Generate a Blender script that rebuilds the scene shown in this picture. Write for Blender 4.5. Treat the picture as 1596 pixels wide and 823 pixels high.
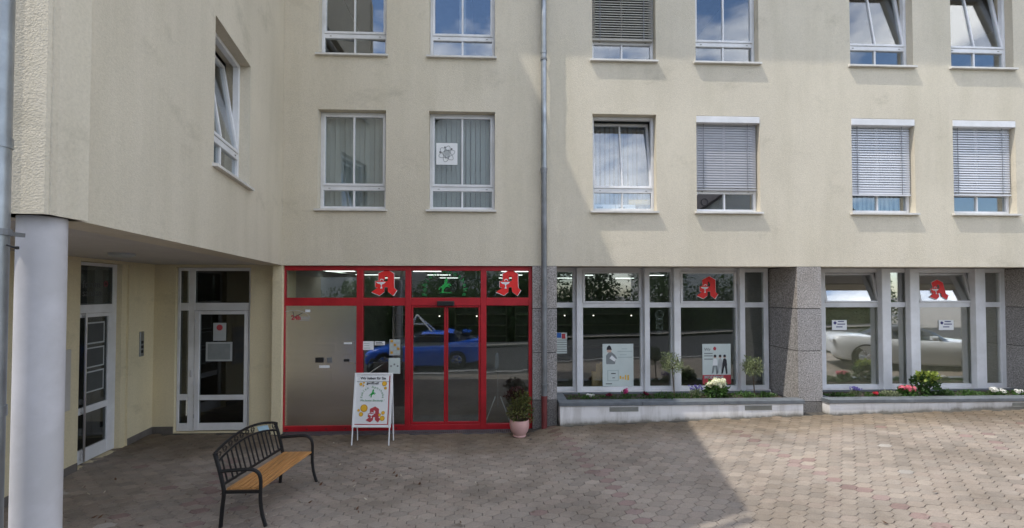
import bpy, math, random
from mathutils import Matrix, Vector
from mathutils.geometry import tessellate_polygon
random.seed(7)
R = math.radians
scene = bpy.context.scene
C = scene.collection
for o in list(bpy.data.objects):
    bpy.data.objects.remove(o)

# ------------------------------------------------------------------ camera
F, CX, CY, H, YAW, PIT = 700.0, 798.0, 440.0, 2.556, R(2.4), R(1.2)   # pixels of the 1596x823 photograph, metres
cam_d = bpy.data.cameras.new('camera')
cam = bpy.data.objects.new('camera', cam_d)
C.objects.link(cam)
cam_d.sensor_width = 36
cam_d.lens = F / 1596 * 36
cam_d.shift_y = (CY - 411.5) / 1596
cam_d.clip_start = 0.05
cam_d.clip_end = 2000
cam.location = (0, 0, H)
cam.rotation_euler = (R(90) + PIT, 0, -YAW)
scene.camera = cam

# ------------------------------------------------------------------ sun and sky
LX, LY, LZ = 1.0, 0.36, -2.0                # direction in which the sunlight travels
sun_el = math.atan2(-LZ, math.hypot(LX, LY))
world = bpy.data.worlds.new('World')
scene.world = world
world.use_nodes = True
wn, wl = world.node_tree.nodes, world.node_tree.links
wn.clear()
w_out = wn.new('ShaderNodeOutputWorld')
w_bg = wn.new('ShaderNodeBackground')
w_bg.inputs['Strength'].default_value = 0.15
sky = wn.new('ShaderNodeTexSky')
sky.sky_type = 'NISHITA'
sky.sun_disc = False
sky.sun_elevation = sun_el
sky.sun_rotation = math.atan2(-LX, -LY)     # azimuth of the sun, clockwise from +Y
sky.altitude = 250
sky.air_density = 1.0
sky.dust_density = 0.5
sky.ozone_density = 3.0
tc = wn.new('ShaderNodeTexCoord')
mp = wn.new('ShaderNodeMapping'); mp.inputs['Scale'].default_value = (1.0, 1.0, 2.6); mp.inputs['Location'].default_value = (11.5, 3.3, -2.2)
nz = wn.new('ShaderNodeTexNoise'); nz.inputs['Scale'].default_value = 2.3; nz.inputs['Detail'].default_value = 9; nz.inputs['Roughness'].default_value = 0.56
rmp = wn.new('ShaderNodeValToRGB')
rmp.color_ramp.elements[0].position = 0.455; rmp.color_ramp.elements[0].color = (0, 0, 0, 1)
rmp.color_ramp.elements[1].position = 0.615; rmp.color_ramp.elements[1].color = (0.74, 0.74, 0.74, 1)
mx = wn.new('ShaderNodeMixRGB'); mx.inputs[2].default_value = (13.5, 13.0, 12.3, 1)
wl.new(tc.outputs['Generated'], mp.inputs[0]); wl.new(mp.outputs[0], nz.inputs['Vector'])
wl.new(nz.outputs['Fac'], rmp.inputs[0]); wl.new(rmp.outputs[0], mx.inputs[0])
wl.new(sky.outputs[0], mx.inputs[1]); wl.new(mx.outputs[0], w_bg.inputs['Color'])
wl.new(w_bg.outputs[0], w_out.inputs['Surface'])
sun_d = bpy.data.lights.new('sun', 'SUN')
sun_d.energy = 2.0
sun_d.angle = R(0.53)
sun_d.color = (1.0, 0.95, 0.87)
sun = bpy.data.objects.new('sun', sun_d)
C.objects.link(sun)
sun.location = (-20, -8, 40)
sun.rotation_euler = Vector((LX, LY, LZ)).to_track_quat('-Z', 'Y').to_euler()
scene.view_settings.view_transform = 'Standard'
scene.view_settings.look = 'None'
scene.view_settings.gamma = 1.0
scene.view_settings.use_curve_mapping = False
scene.view_settings.exposure = 1.03
scene.render.resolution_x, scene.render.resolution_y = 1024, 528
scene.render.engine = 'CYCLES'

# ------------------------------------------------------------------ pixel -> place on a known plane
_fw = Vector((math.sin(YAW)*math.cos(PIT), math.cos(YAW)*math.cos(PIT), math.sin(PIT)))
_rt = Vector((math.cos(YAW), -math.sin(YAW), 0))
_up = _rt.cross(_fw)
_c = Vector((0, 0, H))
def ray(x, y): return _fw + _rt*((x-CX)/F) - _up*((y-CY)/F)
def onY(x, y, Y): r = ray(x, y); return _c + r*(Y/r.y)
def onZ(x, y, Z=0.0): r = ray(x, y); return _c + r*((Z-H)/r.z)
def PX(x, Y, y=520): return onY(x, y, Y).x
def PZ(y, Y, x=800): return onY(x, y, Y).z

# ------------------------------------------------------------------ materials
MATS = {}
def nodes_of(name):
    m = bpy.data.materials.new(name)
    m.use_nodes = True
    nt = m.node_tree
    nt.nodes.clear()
    out = nt.nodes.new('ShaderNodeOutputMaterial')
    MATS[name] = m
    return m, nt.nodes, nt.links, out
def lum(c, k): return (min(c[0]*k, 1), min(c[1]*k, 1), min(c[2]*k, 1), 1)
def pos(n, l, obj=False, scale=(1, 1, 1)):
    if obj:
        g = n.new('ShaderNodeTexCoord').outputs['Object']
    else:
        g = n.new('ShaderNodeNewGeometry').outputs['Position']
    if scale != (1, 1, 1):
        m = n.new('ShaderNodeMapping'); m.inputs['Scale'].default_value = scale
        l.new(g, m.inputs[0]); return m.outputs[0]
    return g
def noise(n, l, vec, scale, detail=4, rough=0.55):
    t = n.new('ShaderNodeTexNoise')
    t.inputs['Scale'].default_value = scale; t.inputs['Detail'].default_value = detail; t.inputs['Roughness'].default_value = rough
    l.new(vec, t.inputs['Vector']); return t.outputs['Fac']
def ramp(n, l, fac, stops):
    r = n.new('ShaderNodeValToRGB')
    e = r.color_ramp.elements
    while len(e) < len(stops): e.new(0.5)
    for i, (p, c) in enumerate(stops):
        e[i].position = p; e[i].color = c if len(c) == 4 else (*c, 1)
    l.new(fac, r.inputs[0]); return r.outputs[0]
def mul(n, l, a, b, fac=1.0):
    m = n.new('ShaderNodeMixRGB'); m.blend_type = 'MULTIPLY'; m.inputs[0].default_value = fac
    l.new(a, m.inputs[1]); l.new(b, m.inputs[2]); return m.outputs[0]
def bump(n, l, h, strength, dist):
    b = n.new('ShaderNodeBump'); b.inputs['Strength'].default_value = strength; b.inputs['Distance'].default_value = dist
    l.new(h, b.inputs['Height']); return b.outputs[0]
def pm(name, col, rough=0.5, metal=0.0, var=0.10, scale=6.0, bmp=0.0, bscale=80.0, bdist=0.002, spec=0.5, dirt=0.0, obj=False, coat=0.0):
    """plain surface: colour with slight uneven wear, optional fine relief"""
    m, n, l, out = nodes_of(name)
    p = n.new('ShaderNodeBsdfPrincipled')
    v = pos(n, l, obj)
    base = ramp(n, l, noise(n, l, v, scale), [(0.3, lum(col, 1-var)), (0.7, lum(col, 1+var))])
    if dirt:
        d = ramp(n, l, noise(n, l, v, 1.7, 7, 0.65), [(0.42, (1-dirt, 1-dirt, 1-dirt*1.1)), (0.62, (1, 1, 1))])
        base = mul(n, l, base, d)
    l.new(base, p.inputs['Base Color'])
    rr = n.new('ShaderNodeMapRange')
    rr.inputs['To Min'].default_value = max(rough-0.08, 0.02); rr.inputs['To Max'].default_value = min(rough+0.08, 1)
    l.new(noise(n, l, v, scale*2.5), rr.inputs['Value']); l.new(rr.outputs[0], p.inputs['Roughness'])
    p.inputs['Metallic'].default_value = metal
    p.inputs['Specular IOR Level'].default_value = spec
    p.inputs['Coat Weight'].default_value = coat
    if bmp:
        l.new(bump(n, l, noise(n, l, v, bscale, 3), bmp, bdist), p.inputs['Normal'])
    l.new(p.outputs[0], out.inputs[0])
    return m
def glass(name, r0, tint=(0.9, 0.94, 0.92), wave=0.012):
    m, n, l, out = nodes_of(name)
    lw = n.new('ShaderNodeLayerWeight'); lw.inputs['Blend'].default_value = 0.5
    pw = n.new('ShaderNodeMath'); pw.operation = 'POWER'; pw.inputs[1].default_value = 5.0; l.new(lw.outputs['Facing'], pw.inputs[0])
    fr = n.new('ShaderNodeMath'); fr.operation = 'MULTIPLY_ADD'; fr.inputs[1].default_value = 1-r0; fr.inputs[2].default_value = r0; l.new(pw.outputs[0], fr.inputs[0])
    tr = n.new('ShaderNodeBsdfTransparent'); tr.inputs[0].default_value = (*tint, 1)
    gl = n.new('ShaderNodeBsdfGlossy'); gl.inputs['Roughness'].default_value = 0.0; gl.inputs[0].default_value = (0.95, 0.97, 1, 1)
    b = bump(n, l, noise(n, l, pos(n, l), 1.1, 1), wave, 0.05)
    l.new(b, gl.inputs['Normal'])
    mi = n.new('ShaderNodeMixShader')
    l.new(fr.outputs[0], mi.inputs[0]); l.new(tr.outputs[0], mi.inputs[1]); l.new(gl.outputs[0], mi.inputs[2])
    l.new(mi.outputs[0], out.inputs[0])
    return m
def emit(name, col, s):
    m, n, l, out = nodes_of(name)
    e = n.new('ShaderNodeEmission'); e.inputs[0].default_value = (*col, 1); e.inputs[1].default_value = s
    l.new(e.outputs[0], out.inputs[0]); return m

def stucco(name, col, grain=1.0):
    m, n, l, out = nodes_of(name)
    p = n.new('ShaderNodeBsdfPrincipled'); p.inputs['Roughness'].default_value = 0.93; p.inputs['Specular IOR Level'].default_value = 0.15
    v = pos(n, l)
    base = ramp(n, l, noise(n, l, v, 0.55, 5), [(0.3, lum(col, 0.93)), (0.7, lum(col, 1.05))])
    streak = ramp(n, l, noise(n, l, pos(n, l, False, (2.6, 2.6, 0.35)), 1.0, 6, 0.6), [(0.36, (0.935, 0.935, 0.92)), (0.56, (1, 1, 1))])
    blot = ramp(n, l, noise(n, l, pos(n, l, False, (1.0, 1.0, 1.7)), 0.8, 8, 0.68), [(0.30, (0.84, 0.84, 0.825)), (0.42, (1, 1, 1))])
    g = ramp(n, l, noise(n, l, v, 42, 4, 0.7), [(0.3, (0.91, 0.91, 0.90)), (0.62, (1.03, 1.03, 1.025))])
    c = mul(n, l, mul(n, l, mul(n, l, base, streak), blot), g)
    l.new(c, p.inputs['Base Color'])
    vo = n.new('ShaderNodeTexVoronoi'); vo.inputs['Scale'].default_value = 85; l.new(v, vo.inputs['Vector'])
    ad = n.new('ShaderNodeMath'); ad.operation = 'ADD'
    l.new(noise(n, l, v, 58, 4, 0.6), ad.inputs[0]); l.new(vo.outputs['Distance'], ad.inputs[1])
    l.new(bump(n, l, ad.outputs[0], 0.68*grain, 0.0065), p.inputs['Normal'])
    l.new(p.outputs[0], out.inputs[0]); return m
def granite(name, col, k=1.0):
    m, n, l, out = nodes_of(name)
    p = n.new('ShaderNodeBsdfPrincipled'); p.inputs['Roughness'].default_value = 0.6
    v = pos(n, l)
    a = ramp(n, l, noise(n, l, v, 46*k, 2, 0.6), [(0.36, lum(col, 0.50)), (0.46, lum(col, 0.95)), (0.56, lum(col, 1.05)), (0.66, lum(col, 1.6))])
    b = ramp(n, l, noise(n, l, v, 1.4, 5), [(0.3, (0.85, 0.83, 0.80)), (0.6, (1, 1, 1))])
    l.new(mul(n, l, a, b), p.inputs['Base Color'])
    l.new(bump(n, l, noise(n, l, v, 90, 3), 0.15, 0.002), p.inputs['Normal'])
    l.new(p.outputs[0], out.inputs[0]); return m
def wood(name, col):
    m, n, l, out = nodes_of(name)
    p = n.new('ShaderNodeBsdfPrincipled'); p.inputs['Roughness'].default_value = 0.45
    v = pos(n, l, False, (38, 2.2, 30))
    a = ramp(n, l, noise(n, l, v, 1.0, 5, 0.6), [(0.3, lum(col, 0.55)), (0.5, lum(col, 1.0)), (0.72, lum(col, 1.25))])
    l.new(a, p.inputs['Base Color'])
    l.new(bump(n, l, noise(n, l, v, 1.6, 3), 0.2, 0.002), p.inputs['Normal'])
    l.new(p.outputs[0], out.inputs[0]); return m
def tinted(name, rough=0.85, stain=True):
    """paving: the stone's own colour comes from the mesh, wear and dirt from noise"""
    m, n, l, out = nodes_of(name)
    p = n.new('ShaderNodeBsdfPrincipled'); p.inputs['Roughness'].default_value = rough; p.inputs['Specular IOR Level'].default_value = 0.3
    at = n.new('ShaderNodeAttribute'); at.attribute_name = 'tint'
    v = pos(n, l)
    f = ramp(n, l, noise(n, l, v, 75, 4, 0.7), [(0.3, (0.78, 0.78, 0.78)), (0.7, (1.15, 1.14, 1.12))])
    b = ramp(n, l, noise(n, l, v, 0.75, 7, 0.65), [(0.36, (0.70, 0.69, 0.67)), (0.55, (1, 1, 1)), (0.75, (1.1, 1.09, 1.06))])
    c = mul(n, l, mul(n, l, at.outputs['Color'], f), b)
    sp = ramp(n, l, noise(n, l, v, 9, 3, 0.5), [(0.26, (0.62, 0.60, 0.56)), (0.34, (1, 1, 1))])
    sx_ = n.new('ShaderNodeSeparateXYZ'); l.new(v, sx_.inputs[0])
    wob = n.new('ShaderNodeMath'); wob.operation = 'MULTIPLY_ADD'; wob.inputs[1].default_value = 1.6; l.new(noise(n, l, v, 1.3, 6, 0.65), wob.inputs[0]); l.new(sx_.outputs['Y'], wob.inputs[2])
    mr = n.new('ShaderNodeMapRange'); mr.inputs['From Min'].default_value = 7.75; mr.inputs['From Max'].default_value = 8.75; l.new(wob.outputs[0], mr.inputs['Value'])
    alg = ramp(n, l, mr.outputs[0], [(0.0, (1, 1, 1)), (0.6, (0.80, 0.755, 0.68)), (1.0, (0.60, 0.55, 0.46))])
    l.new(mul(n, l, mul(n, l, c, sp), alg), p.inputs['Base Color'])
    l.new(bump(n, l, noise(n, l, v, 160, 3, 0.7), 0.4, 0.003), p.inputs['Normal'])
    l.new(p.outputs[0], out.inputs[0]); return m
def leafy(name, a, b, rough=0.5):
    m, n, l, out = nodes_of(name)
    p = n.new('ShaderNodeBsdfPrincipled'); p.inputs['Roughness'].default_value = rough; p.inputs['Specular IOR Level'].default_value = 0.35
    c = ramp(n, l, noise(n, l, pos(n, l), 26, 2), [(0.32, a), (0.68, b)])
    l.new(c, p.inputs['Base Color'])
    tl = n.new('ShaderNodeBsdfTranslucent'); l.new(c, tl.inputs[0])
    mi = n.new('ShaderNodeMixShader'); mi.inputs[0].default_value = 0.25
    l.new(p.outputs[0], mi.inputs[1]); l.new(tl.outputs[0], mi.inputs[2]); l.new(mi.outputs[0], out.inputs[0]); return m
def metal_brushed(name, col):
    m, n, l, out = nodes_of(name)
    p = n.new('ShaderNodeBsdfPrincipled'); p.inputs['Metallic'].default_value = 1.0; p.inputs['Roughness'].default_value = 0.27
    v = pos(n, l, False, (1.5, 1.5, 160))
    l.new(ramp(n, l, noise(n, l, v, 1.0, 3), [(0.3, lum(col, 0.93)), (0.7, lum(col, 1.07))]), p.inputs['Base Color'])
    l.new(bump(n, l, noise(n, l, v, 1.0, 2), 0.05, 0.002), p.inputs['Normal'])
    p.inputs['Anisotropic'].default_value = 0.5
    l.new(p.outputs[0], out.inputs[0]); return m

stucco('stucco', (0.645, 0.585, 0.472))
stucco('stucco_wing', (0.645, 0.585, 0.472), 0.42)
stucco('stucco_smooth', (0.72, 0.63, 0.43), 0.3)
pm('soffit_paint', (0.50, 0.47, 0.43), 0.9, var=0.05, bmp=0.2, bscale=60)
pm('white_plastic', (0.74, 0.74, 0.75), 0.40, var=0.04, scale=2, dirt=0.14)
pm('white_wall', (0.73, 0.71, 0.70), 0.85, var=0.04, scale=3, bmp=0.3, bscale=50, dirt=0.22)
pm('column_paint', (0.56, 0.545, 0.56), 0.75, var=0.05, scale=3, bmp=0.22, bscale=70, dirt=0.14)
def planter_paint(name):
    m, n, l, out = nodes_of(name)
    p = n.new('ShaderNodeBsdfPrincipled'); p.inputs['Roughness'].default_value = 0.88
    v = pos(n, l)
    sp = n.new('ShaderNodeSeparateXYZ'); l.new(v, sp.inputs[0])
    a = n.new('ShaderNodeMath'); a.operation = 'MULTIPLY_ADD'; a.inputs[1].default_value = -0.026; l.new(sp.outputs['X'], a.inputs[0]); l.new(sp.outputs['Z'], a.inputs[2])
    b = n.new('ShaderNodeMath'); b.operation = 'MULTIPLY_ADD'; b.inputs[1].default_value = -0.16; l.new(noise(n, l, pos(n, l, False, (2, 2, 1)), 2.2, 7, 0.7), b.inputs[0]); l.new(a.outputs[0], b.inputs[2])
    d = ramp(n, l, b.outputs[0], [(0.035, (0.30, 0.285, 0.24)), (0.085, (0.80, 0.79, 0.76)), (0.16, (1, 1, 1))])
    c = ramp(n, l, noise(n, l, v, 3, 5), [(0.3, (0.69, 0.67, 0.65)), (0.7, (0.76, 0.74, 0.73))])
    e = ramp(n, l, noise(n, l, pos(n, l, False, (3.5, 3.5, 0.5)), 1.5, 6, 0.65), [(0.36, (0.80, 0.79, 0.77)), (0.5, (1, 1, 1))])
    l.new(mul(n, l, mul(n, l, c, d), e), p.inputs['Base Color'])
    l.new(bump(n, l, noise(n, l, v, 60, 4), 0.35, 0.004), p.inputs['Normal'])
    l.new(p.outputs[0], out.inputs[0])
planter_paint('planter_paint')
pm('sill_stone', (0.70, 0.68, 0.64), 0.6, var=0.06, dirt=0.15)
pm('red_paint', (0.45, 0.011, 0.020), 0.45, var=0.10, scale=3, dirt=0.22, bmp=0.04, bscale=40)
pm('red_sign', (0.78, 0.022, 0.018), 0.5, var=0.03)
pm('green_letter', (0.012, 0.20, 0.045), 0.5, var=0.03)
pm('green_sign', (0.015, 0.33, 0.06), 0.5, var=0.03)
pm('green_print', (0.10, 0.30, 0.13), 0.6, var=0.03)
pm('paper_white', (0.75, 0.76, 0.76), 0.7, var=0.02)
pm('paper_mint', (0.56, 0.62, 0.59), 0.7, var=0.03)
pm('paper_grey', (0.40, 0.42, 0.42), 0.7, var=0.05)
pm('print_black', (0.03, 0.03, 0.035), 0.7, var=0.05)
pm('print_grey', (0.22, 0.24, 0.24), 0.7, var=0.1)
pm('print_dim', (0.07, 0.075, 0.075), 0.6)
pm('print_dimred', (0.14, 0.03, 0.035), 0.6)
pm('print_pale', (0.42, 0.49, 0.47), 0.7, var=0.05)
pm('print_navy', (0.05, 0.05, 0.16), 0.7, var=0.1)
pm('print_blue', (0.03, 0.13, 0.42), 0.7, var=0.1)
pm('print_red', (0.42, 0.05, 0.06), 0.7, var=0.05)
pm('print_skin', (0.55, 0.38, 0.30), 0.7, var=0.05)
pm('print_yellow', (0.75, 0.44, 0.03), 0.7, var=0.05)
pm('print_amber', (0.52, 0.27, 0.02), 0.7, var=0.05)
pm('zinc', (0.36, 0.385, 0.41), 0.42, 0.75, var=0.18, scale=5, dirt=0.2)
pm('zinc_old', (0.24, 0.25, 0.265), 0.55, 0.5, var=0.15, scale=5, dirt=0.25)
pm('pipe_red', (0.17, 0.035, 0.035), 0.55, var=0.12, dirt=0.2)
pm('steel', (0.62, 0.62, 0.62), 0.3, 1.0, var=0.05)
metal_brushed('steel_panel', (0.68, 0.64, 0.585))
pm('chrome', (0.75, 0.75, 0.76), 0.15, 1.0, var=0.02)
pm('black_plastic', (0.015, 0.015, 0.016), 0.4, var=0.1)
pm('iron', (0.006, 0.0055, 0.0055), 0.5, 0.0, var=0.2, bmp=0.15, bscale=150)
wood('bench_wood', (0.46, 0.225, 0.075))
pm('plaque', (0.26, 0.38, 0.44), 0.5, var=0.05)
granite('granite', (0.30, 0.285, 0.275))
granite('granite_b', (0.275, 0.262, 0.255))
granite('granite_c', (0.325, 0.30, 0.28))
granite('granite_dark', (0.17, 0.16, 0.15))
pm('joint_dark', (0.05, 0.048, 0.045), 0.9)
pm('plinth', (0.13, 0.115, 0.10), 0.85, var=0.2, bmp=0.3)
pm('slate', (0.135, 0.15, 0.165), 0.5, var=0.18, scale=7, bmp=0.2, dirt=0.15)
pm('vent', (0.33, 0.33, 0.30), 0.6, 0.3, var=0.1, dirt=0.2)
pm('soil', (0.045, 0.032, 0.022), 0.95, var=0.4, scale=30, bmp=0.8, bscale=40, bdist=0.01)
pm('terracotta_pink', (0.60, 0.36, 0.33), 0.5, var=0.05, scale=3)
tinted('paver_stone')
pm('paving_bed', (0.06, 0.053, 0.043), 0.95, var=0.4, scale=20, bmp=0.5)
pm('paving_far', (0.26, 0.235, 0.205), 0.9, var=0.2, scale=6, bmp=0.5, bscale=30)
pm('asphalt', (0.042, 0.041, 0.040), 0.9, var=0.2, scale=20, bmp=0.5, bscale=120)
pm('kerb_stone', (0.30, 0.29, 0.28), 0.85, var=0.15, bmp=0.3)
pm('drain_metal', (0.20, 0.20, 0.21), 0.5, 0.7, var=0.2)
pm('blind_grey', (0.40, 0.40, 0.42), 0.45, var=0.03, spec=0.6)
pm('blind_white', (0.66, 0.67, 0.70), 0.4, var=0.03, spec=0.6)
pm('blind_taupe', (0.36, 0.34, 0.29), 0.5, var=0.05)
pm('curtain', (0.39, 0.42, 0.39), 0.9, var=0.12, scale=1.2)
pm('curtain_white', (0.34, 0.385, 0.43), 0.9, var=0.06, scale=1.2)
pm('room_paint', (0.30, 0.30, 0.29), 0.9, var=0.05)
pm('room_floor', (0.10, 0.085, 0.07), 0.5, var=0.1)
pm('mirror_tone', (0.36, 0.335, 0.25), 0.9, var=0.05)
pm('shelf_board', (0.35, 0.33, 0.30), 0.5, var=0.05)
pm('carton', (0.42, 0.29, 0.14), 0.8, var=0.1)
pm('paper_box', (0.70, 0.70, 0.70), 0.8, var=0.05)
pm('folder_yellow', (0.48, 0.31, 0.06), 0.6, var=0.2)
pm('mat_grey', (0.16, 0.16, 0.165), 0.95, var=0.15)
emit('lamp_glow', (0.93, 1.0, 0.97), 1.5)
emit('spot_glow', (1.0, 0.95, 0.82), 1.6)
glass('glass_shop', 0.105, (0.90, 0.93, 0.91))
glass('glass_coated', 0.30, (0.93, 0.94, 0.90))
glass('glass_upper', 0.135, (0.90, 0.93, 0.94))
glass('glass_entry', 0.06, (0.55, 0.57, 0.56))
pm('car_blue', (0.01, 0.15, 0.88), 0.3, var=0.03, coat=0.8)
pm('car_white', (0.74, 0.75, 0.77), 0.3, var=0.02, coat=0.8)
pm('tyre', (0.02, 0.02, 0.02), 0.85)
glass('glass_car', 0.06, (0.18, 0.20, 0.20), 0)
pm('lamp_red', (0.4, 0.01, 0.01), 0.3)
pm('lamp_clear', (0.7, 0.7, 0.72), 0.15, spec=0.8)
pm('house_plaster', (0.55, 0.55, 0.52), 0.9, var=0.06)
pm('roof_tile', (0.07, 0.055, 0.05), 0.8, var=0.25)
pm('bark', (0.10, 0.075, 0.05), 0.9, var=0.3, scale=30)
leafy('leaf_olive', (0.15, 0.19, 0.08), (0.40, 0.44, 0.24))
leafy('leaf_dark', (0.018, 0.045, 0.012), (0.06, 0.12, 0.03))
leafy('leaf_mid', (0.035, 0.085, 0.02), (0.10, 0.19, 0.045))
leafy('leaf_lime', (0.17, 0.25, 0.03), (0.40, 0.45, 0.10))
leafy('leaf_potted', (0.06, 0.085, 0.025), (0.20, 0.19, 0.06))
leafy('leaf_purple', (0.03, 0.012, 0.012), (0.08, 0.03, 0.025))
leafy('leaf_silver', (0.14, 0.17, 0.09), (0.30, 0.33, 0.19))
leafy('leaf_hedge', (0.03, 0.06, 0.016), (0.11, 0.17, 0.05))
leafy('petal_cream', (0.74, 0.74, 0.46), (0.88, 0.87, 0.72))
leafy('petal_white', (0.72, 0.70, 0.64), (0.85, 0.84, 0.80))
leafy('petal_pink', (0.62, 0.10, 0.16), (0.80, 0.26, 0.30))
leafy('petal_magenta', (0.55, 0.02, 0.16), (0.72, 0.08, 0.30))
leafy('petal_wine', (0.10, 0.005, 0.02), (0.24, 0.015, 0.05))
leafy('petal_red', (0.42, 0.01, 0.03), (0.62, 0.04, 0.06))
leafy('petal_violet', (0.10, 0.08, 0.30), (0.22, 0.18, 0.48))
leafy('litter', (0.05, 0.022, 0.01), (0.14, 0.06, 0.025))
leafy('litter_pale', (0.35, 0.30, 0.22), (0.55, 0.50, 0.40))

# ------------------------------------------------------------------ mesh helpers
class MB:
    def __init__(s, M=None):
        s.v, s.f, s.M, s.mi, s.col = [], [], M, [], []
    def add(s, vs, fs, mi=0, M=None):
        M = M if M is not None else s.M
        o = len(s.v)
        for p in vs:
            p = Vector(p)
            s.v.append(tuple(M @ p) if M is not None else tuple(p))
        for f in fs:
            s.f.append([o+i for i in f]); s.mi.append(mi)
        return s
    def box(s, x0, x1, y0, y1, z0, z1, mi=0, M=None):
        return s.add([(x0,y0,z0),(x1,y0,z0),(x1,y1,z0),(x0,y1,z0),(x0,y0,z1),(x1,y0,z1),(x1,y1,z1),(x0,y1,z1)],
                     [(0,3,2,1),(4,5,6,7),(0,1,5,4),(1,2,6,5),(2,3,7,6),(3,0,4,7)], mi, M)
    def bbox(s, x0, x1, y0, y1, z0, z1, b=0.005, M=None):
        """box with chamfered vertical (x,z) front edges"""
        return s.add([(x0+b,y0,z0+b),(x1-b,y0,z0+b),(x1-b,y0,z1-b),(x0+b,y0,z1-b),
                      (x0,y0+b,z0),(x1,y0+b,z0),(x1,y0+b,z1),(x0,y0+b,z1),
                      (x0,y1,z0),(x1,y1,z0),(x1,y1,z1),(x0,y1,z1)],
                     [(0,1,2,3),(0,4,5,1),(1,5,6,2),(2,6,7,3),(3,7,4,0),(4,8,9,5),(5,9,10,6),(6,10,11,7),(7,11,8,4),(8,11,10,9)], 0, M)
    def prism(s, poly, z0, z1, M=None, holes=()):
        """poly in (x,y), extruded along z"""
        loops = [list(poly)] + [list(h) for h in holes]
        flat = [p for lo in loops for p in lo]
        tri = tessellate_polygon([[Vector((p[0], p[1], 0)) for p in lo] for lo in loops])
        n = len(flat)
        vs = [(p[0], p[1], z0) for p in flat] + [(p[0], p[1], z1) for p in flat]
        fs = []
        for t in tri:
            a, b, c = [Vector((flat[i][0], flat[i][1])) for i in t]
            t = tuple(t) if (b-a).cross(c-a) > 0 else tuple(reversed(t))
            fs.append(tuple(i+n for i in t)); fs.append(tuple(reversed(t)))
        o = 0
        for k, lo in enumerate(loops):
            m = len(lo)
            area = sum(lo[i][0]*lo[(i+1) % m][1]-lo[(i+1) % m][0]*lo[i][1] for i in range(m))
            ccw = (area > 0) == (k == 0)
            for i in range(m):
                a, b = o+i, o+(i+1) % m
                fs.append((a, b, b+n, a+n) if ccw else (b, a, a+n, b+n))
            o += m
        return s.add(vs, fs, 0, M)
    def plate(s, poly, y0, y1, M=None, holes=()):
        """outline in (x,z), thickness along y (y0 is the front)"""
        T = Matrix(((1,0,0,0),(0,0,-1,0),(0,1,0,0),(0,0,0,1)))       # (x,y,z) -> (x,-z,y)
        MM = M if M is not None else s.M
        MM = (MM @ T) if MM is not None else T
        return s.prism(poly, -y1, -y0, MM, holes)
    def tube(s, pts, r, n=8, cap=True, M=None, flat=1.0):
        pts = [Vector(p) for p in pts]
        rr = r if isinstance(r, (list, tuple)) else [r]*len(pts)
        vs, fs = [], []
        prev = None
        for i, p in enumerate(pts):
            d = (pts[min(i+1, len(pts)-1)] - pts[max(i-1, 0)]).normalized()
            ref = Vector((0,0,1)) if abs(d.z) < 0.9 else Vector((1,0,0))
            if prev is None: a = d.cross(ref).normalized()
            else:
                a = prev - d*prev.dot(d)
                a = a.normalized() if a.length > 1e-6 else d.cross(ref).normalized()
            prev = a
            b = d.cross(a)
            for k in range(n):
                t = 2*math.pi*k/n
                vs.append(p + a*(math.cos(t)*rr[i]) + b*(math.sin(t)*rr[i]*flat))
        for i in range(len(pts)-1):
            for k in range(n):
                fs.append((i*n+k, i*n+(k+1) % n, (i+1)*n+(k+1) % n, (i+1)*n+k))
        if cap:
            fs.append(tuple(range(n-1, -1, -1))); fs.append(tuple((len(pts)-1)*n+k for k in range(n)))
        return s.add(vs, fs, 0, M)
    def lathe(s, prof, cx=0, cy=0, n=24, M=None):
        vs, fs = [], []
        for r, z in prof:
            for k in range(n):
                t = 2*math.pi*k/n
                vs.append((cx+r*math.cos(t), cy+r*math.sin(t), z))
        for i in range(len(prof)-1):
            for k in range(n):
                fs.append((i*n+k, i*n+(k+1) % n, (i+1)*n+(k+1) % n, (i+1)*n+k))
        return s.add(vs, fs, 0, M)
    def disc(s, x, z, r, y0, y1, n=20, M=None):
        return s.plate([(x+r*math.cos(2*math.pi*k/n), z+r*math.sin(2*math.pi*k/n)) for k in range(n)], y0, y1, M)
    def text(s, body, size, x, z, y, align='CENTER', rot=0.0, M=None, thick=0.0015, bold=0.0, shear=0.0):
        cu = bpy.data.curves.new('t', 'FONT')
        cu.body = body; cu.size = size; cu.align_x = align; cu.extrude = thick; cu.offset = bold; cu.shear = shear
        cu.resolution_u = 2
        ob = bpy.data.objects.new('t', cu)
        me = bpy.data.meshes.new_from_object(ob)
        T = Matrix.Translation((x, y, z)) @ Matrix.Rotation(-rot, 4, 'Y') @ Matrix.Rotation(R(90), 4, 'X')
        if M is not None: T = M @ T
        elif s.M is not None: T = s.M @ T
        s.add([v.co for v in me.vertices], [tuple(p.vertices) for p in me.polygons], 0, T)
        bpy.data.objects.remove(ob); bpy.data.curves.remove(cu); bpy.data.meshes.remove(me)
        return s
    def arc_text(s, body, size, cx, cz, rad, a0, a1, y, M=None, **k):
        n = len(body)
        for i, ch in enumerate(body):
            if ch == ' ': continue
            a = a0 + (a1-a0)*i/(n-1)
            s.text(ch, size, cx+rad*math.cos(a), cz+rad*math.sin(a), y, rot=-(a-math.pi/2)*-1, M=M, **k)
        return s
    def mesh(s, name, mats, smooth=False):
        me = bpy.data.meshes.new(name)
        me.from_pydata(s.v, [], s.f)
        for m in (mats if isinstance(mats, (list, tuple)) else [mats]):
            me.materials.append(MATS[m])
        if isinstance(mats, (list, tuple)) and len(mats) > 1:
            me.polygons.foreach_set('material_index', s.mi)
        if smooth:
            me.polygons.foreach_set('use_smooth', [True]*len(me.polygons))
            try: me.set_sharp_from_angle(angle=R(40))
            except Exception: pass
        me.update()
        return me
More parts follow.
